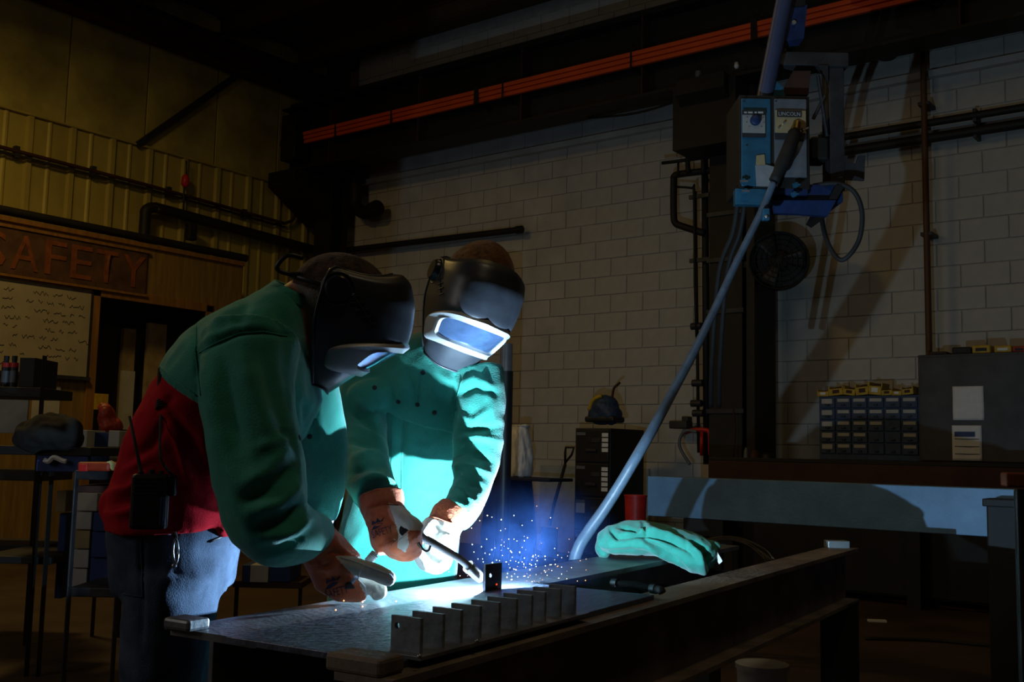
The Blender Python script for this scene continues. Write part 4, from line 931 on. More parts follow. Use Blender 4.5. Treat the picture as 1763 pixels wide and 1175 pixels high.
def head_parts(mb, G):
    pass
    mb.ell(G(0, .012, -.02), [G(.076, .012, 0)-G(0, .012, 0), G(0, .1, 0)-G(0, 0, 0), (G(0, 0, .105)-G(0, 0, 0))])
    mb.ell(G(0, .05, -.07), [G(.055, 0, 0)-G(0, 0, 0), G(0, .055, 0)-G(0, 0, 0), G(0, 0, .06)-G(0, 0, 0)])
    mb.ell(G(0, .112, -.035), [G(.014, 0, 0)-G(0, 0, 0), G(0, .02, 0)-G(0, 0, 0), G(0, 0, .025)-G(0, 0, 0)])
    mb.ell(G(0, .1, -.078), [G(.022, 0, 0)-G(0, 0, 0), G(0, .01, 0)-G(0, 0, 0), G(0, 0, .008)-G(0, 0, 0)])
    for s in (-1, 1):
        mb.ell(G(s*.078, .0, -.03), [G(.008, .004, 0)-G(0, 0, 0), G(0, .018, 0)-G(0, 0, 0), G(0, 0, .03)-G(0, 0, 0)])
        mb.ell(G(s*.03, .095, -.015), [G(.016, 0, 0)-G(0, 0, 0), G(0, .012, 0)-G(0, 0, 0), G(0, 0, .012)-G(0, 0, 0)])
def cap_mesh(G, mat, par, lift=0, wd=1.0):
    mb = MB()
    def fn(u, v):
        q = 2*math.pi*u; t = v*math.pi*.52
        r = 1+.012*math.sin(26*q)
        return G(.091*wd*r*math.sin(t)*math.cos(q), .012+.116*r*math.sin(t)*math.sin(q), -.01+(.098+lift)*math.cos(t))
    mb.grid(fn, 60, 14, True); return mb.build('knit_cap', mat, par, smooth=True, solid=.004)
def arm(st, k=1.0): 
    return smoothpath([s[0] for s in st], 4), [r*k for r in np.interp(np.linspace(0, len(st)-1, 4*(len(st)-1)+1), range(len(st)), [s[1] for s in st])]

# ------------------------------------------------------------------ left welder
pl = thing('person', P(300, 1000, 2.45)*V(1, 1, 0), 'welder in green cape jacket, red shirt and jeans leaning over the table from the left', 'person')
side = Fw
near = [(P(432, 590, 2.33), .112), (P(425, 660, 2.27), .102), (P(434, 740, 2.23), .098), (P(445, 820, 2.2), .098), (P(462, 895, 2.18), .088), (P(500, 920, 2.24), .072), (P(530, 920, 2.30), .056), (P(550, 922, 2.34), .043)]
far = [(P(508, 600, 2.62), .09), (P(530, 690, 2.64), .082), (P(545, 765, 2.66), .078), (P(550, 835, 2.66), .066), (P(545, 895, 2.64), .048)]
hipn, hipf = P(300, 985, 2.37), P(310, 985, 2.55)
gn, gf = hipn*V(1, 1, 0), hipf*V(1, 1, 0)+_R0*.02
legs = []
for hp_, gp in ((hipn, gn), (hipf, gf)):
    legs.append([(hp_, .105), (P(*pix(hp_)[:2], pix(hp_)[2])*V(1, 1, 0)+Z3*.62-_R0*.012, .096), (gp+Z3*.45-_R0*.015, .078), (gp+Z3*.25-_R0*.02, .074), (gp+Z3*.06-_R0*.02, .07)])
# helmet frame first, so head and neck fit it
fL = .192*Fw+.935*Rt-.297*Up; uL = .035*Fw+.296*Rt+.955*Up; OL = P(582, 500, 2.5)
hl, GL = helmet(OL, fL, uL, 'welding_helmet', pl, 1)
# body
m = MB()
m.loft([(P(300, 985, 2.46), .15, .13), (P(300, 900, 2.45), .15, .125), (P(330, 790, 2.46), .15, .125), (P(400, 690, 2.47), .17, .145), (P(455, 600, 2.48), .17, .13), (P(505, 540, 2.49), .075, .07), (P(540, 515, 2.5), .062, .066), (GL(0, -.03, -.02), .06, .07), (GL(0, 0, .02), .06, .07)], side)
for a in (near, far): q, r = arm(a, .62); m.tube(q, r, 14)
for a in legs: q, r = arm(a, .8); m.tube(q, r, 14)
head_parts(m, GL)
for gp in (gn, gf): m.ell(gp+_R0*.05+Z3*.045, [_R0*.11, nrm(Fw*V(1, 1, 0))*.04, Z3*.04])
bl = remesh(m, .009, 3).build('body', skin, pl, smooth=True)
# hair at the nape
m = MB(); m.ell(GL(0, -.002, -.018), [GL(.081, 0, 0)-OL, (GL(0, .105, 0)-OL), (GL(0, 0, .102)-OL)])
m.build('hair', hairm, pl, smooth=True)
cap_mesh(GL, cap2, pl, .0)
# cap strap loop
MB().tube(smoothpath([GL(.05, -.10, .045), GL(.055, -.135, .04), GL(.05, -.15, .005), GL(.05, -.12, .0), GL(.055, -.09, .01)], 5), .006, 6).build('cap_strap', blackp, pl, smooth=True)
# jeans
m = MB(); m.loft([(P(300, 1010, 2.46), .165, .13), (P(303, 960, 2.46), .17, .145), (P(301, 905, 2.455), .168, .146), (P(303, 870, 2.455), .16, .14)], side, 32, .85)
for a in legs: q, r = arm(a); m.tube(q, r, 18)
jm = folds(remesh(m, .008, 3), [([(243, 925), (246, 1030), (242, 1120)], .006, -.006), ([(205, 1022), (240, 1030)], .005, -.006), ([(300, 1000), (360, 985), (405, 965)], .02, .008), ([(310, 1030), (370, 1020), (405, 1000)], .015, -.008), ([(330, 950), (400, 940)], .02, -.006), ([(392, 1000), (398, 975), (408, 940)], .006, -.008)], .007, 9)
tj = bvh(jm); jm.build('jeans', denim, pl, smooth=True)
seam(tj, [(190, 905), (240, 922), (300, 920)], .0022, 'belt_seam', denim, pl); seam(tj, [(243, 915), (246, 1028), (205, 1022)], .0022, 'pocket_seam', denim, pl)
seam(tj, [(360, 933), (380, 925), (395, 905)], .003, 'pocket_edge', blackp, pl)
MB().tube([P(302+0*k, 0, 2.4) for k in range(2)], .001, 3) if False else None
for gp, nm in ((gn, 'boot'), (gf, 'boot')):
    m = MB(); m.loft([(gp-_R0*.06+Z3*.05, .045, .05), (gp+_R0*.02+Z3*.055, .05, .055), (gp+_R0*.12+Z3*.04, .05, .04), (gp+_R0*.19+Z3*.035, .035, .03)], nrm(Fw*V(1, 1, 0))); m.tube([gp-_R0*.02+Z3*.05, gp-_R0*.02+Z3*.2], .06, 14)
    remesh(m, .01, 2).build(nm, blackr, pl, smooth=True)
# shirt
m = MB(); m.loft([(P(302, 900, 2.45), .176, .146), (P(301, 876, 2.45), .176, .147), (P(306, 840, 2.45), .168, .138), (P(322, 790, 2.455), .17, .143), (P(356, 735, 2.46), .18, .152), (P(395, 690, 2.47), .185, .16), (P(430, 640, 2.47), .18, .15)], side, 32, .8)
m.ell(P(205, 868, 2.45), [Rt*.03, Fw*.1, Up*.05]); m.ell(P(395, 905, 2.42), [Rt*.025, Fw*.08, Up*.03])
sm_ = folds(remesh(m, .0075, 2), [([(190, 850), (225, 838), (260, 812)], .010, .014), ([(188, 872), (230, 862), (262, 838)], .010, -.016), ([(185, 885), (225, 880), (255, 868)], .010, .012), ([(222, 795), (262, 768), (290, 715)], .012, -.012), ([(210, 815), (250, 790)], .012, .010), ([(283, 712), (305, 760), (325, 830)], .007, .010), ([(295, 705), (330, 770), (350, 850)], .012, -.008), ([(340, 740), (375, 820), (405, 900)], .014, .008), ([(280, 700), (300, 680)], .01, -.01)], .006, 10)
sm_.build('shirt', redc, pl, smooth=True)
# cape jacket
m = MB()
m.loft([(P(400, 694, 2.47), .212, .188), (P(412, 672, 2.47), .218, .186), (P(434, 636, 2.47), .222, .178), (P(452, 592, 2.475), .205, .140), (P(472, 560, 2.48), .155, .10), (P(490, 536, 2.49), .10, .074), (P(502, 521, 2.5), .084, .066), (P(510, 511, 2.5), .078, .064)], side)
for a in (near, far): q, r = arm(a); m.tube(q, r, 22)
m.ell(P(492, 680, 2.52), [Rt*.07, Fw*.14, Up*.13])
st = [([(342, 608), (375, 589), (412, 574), (452, 571), (505, 580)], .006, -.009), ([(342, 596), (375, 578), (412, 563), (455, 560)], .008, .006), ([(337, 560), (336, 605), (348, 690)], .006, -.007),
      ([(402, 520), (372, 560), (360, 590)], .014, .006), ([(430, 500), (415, 545), (412, 570)], .014, -.008), ([(470, 500), (500, 540), (515, 600), (520, 680)], .016, .008), ([(480, 520), (492, 570), (500, 640), (500, 720)], .018, -.009), ([(505, 520), (512, 570), (520, 640)], .014, -.006),
      ([(385, 610), (392, 690), (415, 790)], .022, -.016), ([(360, 620), (366, 700), (385, 800)], .02, .010), ([(420, 600), (440, 690), (470, 760)], .024, .010), ([(455, 610), (475, 700), (495, 750)], .018, -.012),
      ([(420, 835), (460, 812), (500, 765)], .016, .014), ([(425, 860), (470, 842), (515, 795)], .014, -.016), ([(435, 880), (480, 868), (525, 825)], .014, .016), ([(445, 905), (490, 895), (535, 858)], .012, -.016), ([(455, 925), (505, 915), (548, 880)], .012, .016), ([(470, 950), (520, 930), (556, 900)], .010, -.014), ([(495, 752), (470, 765), (440, 772)], .012, .01),
      ([(480, 740), (500, 750), (508, 780)], .01, -.012), ([(395, 800), (405, 860), (440, 930)], .018, .008), ([(525, 690), (528, 740)], .008, -.012), ([(545, 680), (550, 750)], .01, .01), ([(520, 850), (535, 870)], .008, .01)]
jk = folds(remesh(m, .0065, 2), st, .005, 9); tjk = bvh(jk)
jk.build('jacket', green, pl, smooth=True)
seam(tjk, [(342, 608), (375, 589), (412, 574), (452, 571), (500, 580)], .0016, 'yoke_seam', green, pl); seam(tjk, [(338, 560), (336, 605), (347, 688)], .0016, 'sleeve_seam', green, pl)
seam(tjk, [(278, 632), (300, 655), (345, 686)], .002, 'hem', green, pl)
for x, y in ((533, 752), (516, 754)): snap_disc(tjk, x, y, .0065, 'snap', blackp, pl)
# collar
m = MB(); m.grid(lambda u, v: P(503+12*v, 520-17*v, 2.5)+(.086-.012*v)*(Fw*math.cos(2*math.pi*u))+(.07-.010*v)*(nrm(Rt*.9+Up*.44*-1))*math.sin(2*math.pi*u), 30, 5, True)
m.build('collar', green, pl, smooth=True, solid=.004)

def paint(o, mb, test):
    v = np.array(mb.v); q = np.array([a if len(a) == 4 else list(a)+[a[2]] for a in mb.f]); c = v[q].mean(1); x, y, d = pixa(c)
    n = np.cross(v[q[:, 2]]-v[q[:, 0]], v[q[:, 3]]-v[q[:, 1]]); fc = (n @ Fw) < 0
    o.data.polygons.foreach_set('material_index', [1 if t_ else 0 for t_ in test(x, y, d, fc)])
def inpoly(x, y, poly):
    r = np.zeros(len(x), bool); n = len(poly)
    for i in range(n):
        (ax_, ay_), (bx_, by_) = poly[i], poly[(i+1) % n]
        cnd = ((ay_ > y) != (by_ > y)) & (x < (bx_-ax_)*(y-ay_)/((by_-ay_)+1e-9)+ax_); r ^= cnd
    return r
def glove_logo(tree, par, cx, cy, ang, w):
    """dark wing mark above a line of small letters, printed on the back of the hand"""
    ca, sa = math.cos(ang), math.sin(ang); T_ = lambda u, v: (cx+(u*ca-v*sa)*w, cy+(u*sa+v*ca)*w)
    tm_ = text_mb('SAFETY', V(0, 0, 0), X3, Y3, .34, 0, 1.0)
    vs = []; ok = True
    for q in tm_.v:
        p, n = hit(tree, *T_(q[0], .32-q[1])); 
        if p is None: p, n = vs[-1] if vs else V(0, 0, 0), V(0, 0, 0)
        vs.append(p+n*.0012)
    mb = MB(); mb.add(vs, tm_.f); mb.build('lettering', inkblue, par)
    for k, (poly) in enumerate(([(-.45, -.05), (-.3, -.2), (-.05, -.28), (.2, -.22), (.0, -.12), (-.2, -.06)], [(-.35, -.28), (-.28, -.5), (-.12, -.36), (0, -.55), (.1, -.35), (.35, -.5), (.2, -.3), (-.1, -.32)])):
        vs = []
        for u, v in poly:
            p, n = hit(tree, *T_(u, v))
            if p is not None: vs.append(p+n*.0014)
        if len(vs) > 3: mb = MB(); mb.add(vs, [list(range(len(vs)))]); mb.build('wing_mark', inkblue, par)
# right glove of the left welder, resting on the plate
g1 = thing('work_glove', P(590, 1033, 2.36), None, None); g1.parent = pl; g1.location = ORG[g1.name]-ORG[pl.name]
m = MB()
m.loft([(P(538, 922, 2.32), .046, .046), (P(550, 938, 2.335), .050, .050), (P(567, 962, 2.35), .048, .056), (P(582, 985, 2.36), .044, .063), (P(602, 1004, 2.365), .042, .052), (P(622, 1014, 2.37), .036, .034), (P(634, 1018, 2.37), .028, .022)], Fw)
for i, d in enumerate((2.345, 2.372, 2.398, 2.42)):
    q = smoothpath([P(612, 1004-i, d), P(636, 1003-i*1.5, d), P(652-i, 1010-i, d), P(657-2*i, 1020-i, d), P(648-2*i, 1027-2*i, d)], 4); m.tube(q, [.014]*(len(q)-3)+[.0135, .0125, .01], 12); m.ell(q[-1], np.eye(3)*.0105)
q = smoothpath([P(590, 972, 2.335), P(615, 977, 2.318), P(642, 985, 2.31), P(662, 993, 2.31), P(672, 998, 2.31)], 4); m.tube(q, list(np.linspace(.021, .0175, len(q)-1))+[.012], 14); m.ell(P(670, 997, 2.31), np.eye(3)*.0155)
gm = folds(remesh(m, .0034, 3), [([(560, 955), (575, 950), (592, 957)], .006, -.006), ([(548, 972), (562, 980), (585, 968)], .007, .007), ([(540, 960), (552, 975), (575, 972)], .006, -.006), ([(560, 1000), (585, 990)], .008, -.004), ([(634, 990), (640, 980)], .004, -.004), ([(650, 1010), (655, 1018)], .003, -.003)], .0022, 30)
tg = bvh(gm); o = gm.build('glove_body', [rustl, whitel], g1, smooth=True)
paint(o, gm, lambda x, y, d, fc: (x > np.interp(y, [958, 968, 1000, 1036], [576, 586, 616, 634])) & (y > 958))
seam(tg, [(628, 972), (620, 985), (616, 998), (628, 1010), (632, 1032)], .0018, 'piping', paper, g1); seam(tg, [(586, 960), (606, 966), (640, 978), (672, 990), (677, 998), (672, 1004)], .0015, 'piping', paper, g1)
glove_logo(tg, g1, 578, 1013, -.25, 40)
# chipping hammer held in that hand
a, b = P(628, 975, 2.345), P(648, 951, 2.36); u = nrm(b-a)
ch = thing('chipping_hammer', a, 'chipping hammer with a white coil spring handle in the resting glove', 'hammer')
MB().tube([a-u*.05, a+u*.012], .0065, 10).build('shank', M('blue_grey_metal', (.25, .28, .36), .35, .6), ch, smooth=True, auto=40)
w1 = nrm(np.cross(u, Z3)); w2 = np.cross(u, w1)
MB().tube([a+u*(.01+.026*k/84)+.009*(w1*math.cos(2*math.pi*k/12)+w2*math.sin(2*math.pi*k/12)) for k in range(85)], .0017, 6).build('coil_spring', paper, ch, smooth=True)
MB().tube([a+u*.005, a+u*.038], .0055, 8).build('core', darksteel, ch, smooth=True)
MB().tube([a-u*.055-w1*.03, a-u*.055, a-u*.055+w1*.035], [.004, .009, .003], 8).build('hammer_head', darksteel, ch, smooth=True)
# far glove of the left welder
g4 = thing('work_glove', P(548, 955, 2.6), None, None); g4.parent = pl; g4.location = ORG[g4.name]-ORG[pl.name]
m = MB(); m.loft([(P(540, 893, 2.67), .04, .04), (P(542, 920, 2.645), .042, .034), (P(546, 945, 2.62), .042, .026)], Rt)
for i in range(4): m.tube(smoothpath([P(530+i*10, 940, 2.625), P(532+i*10, 965, 2.61), P(535+i*9, 980-abs(i-1)*3, 2.6), P(537+i*8, 988-abs(i-1)*4, 2.61)], 4), .0105, 10)
m.tube(smoothpath([P(560, 915, 2.64), P(572, 930, 2.62), P(576, 948, 2.61)], 4), .012, 10)
remesh(m, .005, 3).build('glove_body', rustl, g4, smooth=True)
# radio with antenna, lead and clip
c = P(258, 864, 2.245); R_ = rotz(YAW+.12)
rd = thing('two_way_radio', c-Z3*.06, 'black two way radio with antenna clipped to the red shirted welder', 'radio')
MB().box(c, (.076, .036, .118), R_).build('body', blackp, rd, bevel=.008)
MB().box(c+R_ @ V(.03, -.02, -.02), (.008, .006, .06), R_).build('side_strip', blued, rd, bevel=.002)
for k in range(5): MB().box(c+R_ @ V(-.008, -.0185, .05-.008*k), (.05, .003, .003), R_).build('grille_slot', ink, rd)
top = c+R_ @ V(-.022, 0, .058)
MB().tube([top, top+Z3*.006, P(240, 800, 2.25), P(233, 765, 2.26), P(223, 717, 2.27)], [.008, .0045, .004, .0035, .003], 10).build('antenna', blackr, rd, smooth=True)
MB().tube([c+R_ @ V(.0, 0, .056), c+R_ @ V(0, 0, .068)], .007, 12).build('volume_knob', blackr, rd, smooth=True, auto=40); MB().tube([c+R_ @ V(.02, 0, .056), c+R_ @ V(.02, 0, .066)], .006, 12).build('channel_knob', blackr, rd, smooth=True, auto=40)
MB().box(c+R_ @ V(.045, 0, .035), (.016, .026, .045), R_).build('lead_plug', blackp, rd, bevel=.004)
ld = thing('radio_lead', P(276, 700, 2.27), 'coiled black radio lead hanging down the back of the red shirt', 'cord')
MB().tube(smoothpath([c+R_ @ V(.045, 0, .055), P(277, 790, 2.235), P(276, 740, 2.27), P(277, 704, 2.30)], 6), .0028, 8).build('straight_lead', blackr, ld, smooth=True)
a, b = P(276, 704, 2.295), P(280, 634, 2.38); u = nrm(b-a); w1 = nrm(np.cross(u, Fw)); w2 = np.cross(u, w1); L_ = np.linalg.norm(b-a)
MB().tube([a+u*L_*k/220+.0085*(w1*math.cos(2*math.pi*k/11)+w2*math.sin(2*math.pi*k/11)) for k in range(221)], .0022, 5).build('coil', blackr, ld, smooth=True)
MB().tube([a, b], .006, 8).build('core', blackr, ld, smooth=True)
t = thing('key_clip', P(301, 975, 2.262), 'small steel snap clip hanging from the jeans', 'clip')
q = [P(301+4.5*math.cos(s_)+1.5, 950+21*math.sin(s_), 2.262) for s_ in np.linspace(0, 2*math.pi, 22)]; MB().tube(q, .0024, 6).build('snap_ring', brightsteel, t, smooth=True)
MB().ell(P(300, 975, 2.262), np.eye(3)*.006, 10, 8).build('swivel', brightsteel, t, smooth=True); MB().tube([P(303, 928, 2.262), P(300, 918, 2.27)], .005, 8).build('strap', blackr, t)

# ------------------------------------------------------------------ right welder
pr = thing('person', P(700, 1000, 3.2)*V(1, 1, 0), 'welder in a green jacket and bib standing behind the table holding the torch', 'person')
fR = nrm(-.92*Fw+.34*Rt-.17*Up); uR = Up+.44*Rt-.12*Fw; OR = P(818, 493, 2.96)
hr, GR = helmet(OR, fR, uR, 'welding_helmet', pr, 2)
lsl = [(P(816, 642, 3.0), .087), (P(825, 690, 2.97), .079), (P(825, 745, 2.94), .073), (P(820, 795, 2.90), .065), (P(812, 838, 2.83), .053), (P(796, 874, 2.74), .047), (P(783, 890, 2.70), .045)]
rsl = [(P(650, 648, 3.04), .088), (P(624, 690, 3.02), .086), (P(618, 745, 2.97), .082), (P(626, 800, 2.87), .074), (P(642, 838, 2.74), .06), (P(652, 858, 2.66), .054)]
hipR = P(688, 1040, 3.2); legR = []
for s in (-1, 1):
    h0 = hipR+_R0*.09*s; gp = h0*V(1, 1, 0); legR.append([(h0, .1), (gp+Z3*.5, .085), (gp+Z3*.25, .075), (gp+Z3*.07, .07)])
m = MB()
m.loft([(hipR, .16, .11), (P(695, 900, 3.18), .15, .1), (P(725, 760, 3.12), .16, .11), (P(750, 660, 3.06), .17, .11), (P(768, 612, 3.04), .09, .075), (P(778, 585, 3.02), .06, .06), (GR(0, -.02, -.05), .06, .065), (GR(0, 0, 0), .06, .07)], Rt)
for a in (lsl, rsl): q, r = arm(a, .62); m.tube(q, r, 14)
for a in legR: q, r = arm(a, .8); m.tube(q, r, 14)
head_parts(m, GR)
remesh(m, .009, 3).build('body', skin, pr, smooth=True)
cap_mesh(GR, cap1, pr, .044, 1.1)
# trousers and boots
m = MB(); m.loft([(P(690, 1040, 3.21), .17, .12), (P(690, 960, 3.21), .168, .115)], Rt)
for a in legR: q, r = arm(a); m.tube(q, r, 16)
remesh(m, .012, 2).build('trousers', denim, pr, smooth=True)
for a in legR:
    gp = a[-1][0]*V(1, 1, 0); fh = -nrm(Fw*V(1, 1, 0)); m = MB(); m.loft([(gp-fh*.06+Z3*.05, .045, .05), (gp+fh*.02+Z3*.055, .05, .055), (gp+fh*.13+Z3*.04, .05, .04), (gp+fh*.18+Z3*.03, .03, .03)], _R0); m.tube([gp+Z3*.05, gp+Z3*.2], .06, 12)
    remesh(m, .012, 2).build('boot', blackr, pr, smooth=True)
# bib apron
m = MB(); m.loft([(P(665, 1200, 3.14), .2, .12), (P(672, 1060, 3.16), .2, .13), (P(682, 960, 3.165), .19, .135), (P(698, 870, 3.15), .175, .13), (P(718, 780, 3.12), .165, .128), (P(735, 700, 3.08), .17, .13), (P(748, 655, 3.05), .16, .11)], Rt, 32, .85)
bb2 = folds(remesh(m, .008, 2), [([(690, 690), (690, 780), (688, 860)], .012, -.014), ([(678, 700), (676, 780), (674, 850)], .010, .012), ([(760, 720), (740, 760), (712, 770)], .018, -.010), ([(765, 755), (735, 770), (705, 765)], .014, .008), ([(700, 830), (730, 850), (760, 845)], .015, .008), ([(590, 960), (640, 900)], .02, .008)], .007, 8)
tbb = bvh(bb2); bb2.build('bib_apron', green, pr, smooth=True)
# jacket
m = MB()
m.loft([(P(733, 708, 3.07), .178, .142), (P(740, 685, 3.06), .188, .142), (P(748, 655, 3.04), .196, .136), (P(756, 632, 3.03), .18, .118), (P(766, 612, 3.03), .125, .1), (P(774, 597, 3.02), .09, .09), (P(779, 585, 3.02), .082, .082)], Rt, 32, .9)
for a in (lsl, rsl): q, r = arm(a); m.tube(q, r, 20)
m.ell(P(640, 680, 2.94), [Rt*.07, Fw*.035, Up*.045])
stR = [([(795, 660), (815, 650), (845, 665)], .010, .012), ([(790, 680), (820, 668), (855, 678)], .010, -.014), ([(790, 715), (815, 725), (840, 705)], .010, .012), ([(785, 740), (812, 742), (862, 735)], .010, -.016), ([(780, 760), (820, 752), (860, 760)], .010, .014), ([(770, 790), (800, 778), (845, 795)], .009, -.016), ([(765, 810), (795, 800), (840, 815)], .009, .014), ([(760, 828), (790, 822), (828, 840)], .008, -.014), ([(755, 848), (785, 842), (815, 862)], .008, .012), ([(795, 800), (815, 840)], .008, -.010),
       ([(830, 640), (845, 690), (850, 740)], .012, .008), ([(785, 640), (780, 690), (785, 720)], .009, -.014),
       ([(612, 690), (640, 705), (652, 728)], .010, .014), ([(600, 705), (630, 725), (655, 748)], .010, -.016), ([(610, 735), (640, 750), (660, 765)], .010, .014), ([(600, 760), (630, 765), (655, 775)], .010, -.014), ([(610, 790), (640, 778), (662, 790)], .010, .014), ([(600, 815), (635, 805), (668, 810)], .010, -.014), ([(610, 835), (645, 822), (676, 830)], .009, .012), ([(600, 690), (590, 750), (600, 820)], .014, -.01),
       ([(700, 640), (715, 670), (715, 700)], .010, -.01), ([(685, 650), (690, 690)], .012, .01), ([(745, 650), (740, 700)], .008, .006)]
stR = [(p_, w_, h_*(.62 if p_[0][0] > 700 else .9)) for p_, w_, h_ in stR]
jr = folds(remesh(m, .0065, 2), stR, .005, 10); tjr = bvh(jr); jr.build('jacket', green, pr, smooth=True)
for x, y in ((686, 692), (719, 697), (748, 711), (728, 642), (645, 668)): snap_disc(tjr, x, y, .0068, 'snap', blackp, pr)
snap_disc(tbb, 734, 714, .006, 'snap', brightsteel, pr)
seam(tjr, [(722, 640), (720, 670), (718, 700)], .0016, 'front_edge', green, pr); seam(tbb, [(676, 705), (675, 780), (672, 850)], .002, 'bib_seam', green, pr); seam(tbb, [(693, 705), (692, 780), (692, 850)], .002, 'bib_seam', green, pr)
seam(tjr, [(795, 655), (785, 690), (778, 730)], .0016, 'sleeve_seam', green, pr)
MB().tube(smoothpath([P(843, 585, 3.04), P(852, 592, 3.04), P(856, 600, 3.05)], 4), .004, 6).build('collar_cord', M('pink_cord', (.7, .08, .14), .6), pr, smooth=True)
GS, GS3 = .22, .075
def PG(x, y, d): return P(x, y, d-GS)
# torch
hd = [PG(697, 912, 2.715), PG(705, 916, 2.70), PG(714, 921, 2.685)]
tg_ = thing('welding_torch', PG(714, 921, 2.68), 'curved steel welding torch held in both gloves over the plate', 'torch')
MB().tube(smoothpath(hd, 4), .0165, 14).build('handle', blackr, tg_, smooth=True)
nz1 = P(797, 967, 2.525); nu = nrm(ARC_P-nz1); ne = ARC_P-nu*.02
nk = smoothpath([PG(710, 919, 2.69), P(735, 930, 2.49), P(762, 945, 2.51), P(782, 957, 2.515), nz1, ne-nu*.045], 5)
MB().tube(nk, [.0125]*4+[.0095]*(len(nk)-4), 14).build('gooseneck', M('torch_tube', (.34, .30, .27), .36, .6, .2, 30, .05), tg_, smooth=True)
nz_ = [ne-nu*.052, ne-nu*.042, ne-nu*.018, ne]
MB().tube(nz_, [.0135, .0145, .0145, .0125], 18).build('nozzle', copper, tg_, smooth=True, auto=50); MB().tube(nz_[:2], .0158, 18).build('nozzle_collar', copper, tg_, smooth=True, auto=50)
MB().tube([ne, ARC_P-nu*.006], .001, 6).build('wire_tip', copper, tg_)
MB().tube(smoothpath([PG(720, 935, 2.67), PG(730, 948, 2.67), PG(738, 948, 2.67), PG(741, 940, 2.67)], 4), .003, 6).build('trigger', blackp, tg_, smooth=True)
# right hand glove
g2 = thing('work_glove', PG(672, 955, 2.74), None, None); g2.parent = pr; g2.location = ORG[g2.name]-ORG[pr.name]
m = MB(); sd = nrm(Rt*.95+Up*.3)
m.loft([(PG(655, 852, 2.845), .058, .048), (PG(657, 866, 2.835), .057, .047), (PG(660, 884, 2.81), .05, .042), (PG(664, 905, 2.785), .045, .037), (PG(668, 930, 2.755), .042, .033), (PG(674, 946, 2.74), .036, .028)], sd)
for i in range(4):
    o_ = i*7
    q = smoothpath([PG(664+i*4, 934+o_*.3, 2.75-.02*i), PG(676+i*3, 950-o_*.3, 2.725-.016*i), PG(700, 957-o_*1.2, 2.70-.012*i), PG(714, 950-o_*1.5, 2.695-.008*i), PG(716, 940-o_*1.6, 2.715)], 4); m.tube(q, [.0165]*(len(q)-3)+[.0155, .0145, .012], 12); m.ell(q[-1], np.eye(3)*.012)
q = smoothpath([PG(680, 878, 2.79), PG(692, 890, 2.74), PG(706, 900, 2.70), PG(720, 908, 2.68)], 4); m.tube(q, list(np.linspace(.024, .0165, len(q)-1))+[.012], 14); m.ell(q[-1], np.eye(3)*.013)
gm = folds(remesh(m, .0036, 3), [([(632, 872), (660, 866), (692, 868)], .005, -.006), ([(628, 895), (640, 905), (655, 912)], .007, -.004), ([(690, 885), (705, 905)], .005, -.004), ([(645, 900), (650, 940)], .008, .003)], .0022, 30)
tg = bvh(gm); o = gm.build('glove_body', [rustl, whitel], g2, smooth=True)
polyw = [(668, 866), (694, 872), (728, 898), (728, 914), (702, 914), (704, 938), (698, 952), (684, 944), (686, 920), (677, 890)]
paint(o, gm, lambda x, y, d, fc: (fc & inpoly(x, y, polyw)) | ((~fc) & (y > 868) & (x > 655)))
seam(tg, [(632, 876), (660, 869), (693, 871)], .0016, 'cuff_seam', rustl, g2)
glove_logo(tg, g2, 656, 911, -.32, 36)
GS = GS3
# left hand glove
g3 = thing('work_glove', PG(755, 975, 2.7), None, None); g3.parent = pr; g3.location = ORG[g3.name]-ORG[pr.name]
m = MB()
m.loft([(PG(782, 882, 2.79), .05, .046), (PG(772, 892, 2.775), .05, .045), (PG(764, 908, 2.755), .046, .04), (PG(760, 928, 2.735), .045, .036), (PG(757, 948, 2.72), .042, .03), (PG(755, 960, 2.715), .034, .022)], Rt)
for i in range(4):
    q = smoothpath([PG(770-i*9, 945, 2.725), PG(768-i*9, 968-i, 2.70), PG(752-i*6, 980-i*2, 2.675), PG(735-i*4, 974-i*4, 2.66), PG(727-i*2, 962-i*5, 2.665)], 4); m.tube(q, [.0155]*(len(q)-3)+[.015, .0135, .011], 12); m.ell(q[-1], np.eye(3)*.0115)
q = smoothpath([PG(745, 902, 2.74), PG(735, 908, 2.71), PG(727, 918, 2.685), PG(724, 930, 2.67)], 4); m.tube(q, list(np.linspace(.021, .016, len(q)-1))+[.012], 14); m.ell(q[-1], np.eye(3)*.0125)
gm = folds(remesh(m, .0036, 3), [([(745, 900), (762, 915), (780, 918)], .005, -.005), ([(750, 925), (758, 918)], .005, -.005), ([(735, 955), (745, 962)], .005, -.005)], .0022, 30)
tg = bvh(gm); o = gm.build('glove_body', [rustl, whitel], g3, smooth=True)
paint(o, gm, lambda x, y, d, fc: (y > np.interp(x, [725, 745, 765, 790], [890, 893, 898, 912])))
seam(tg, [(735, 890), (755, 893), (785, 905)], .0016, 'cuff_seam', rustl, g3)

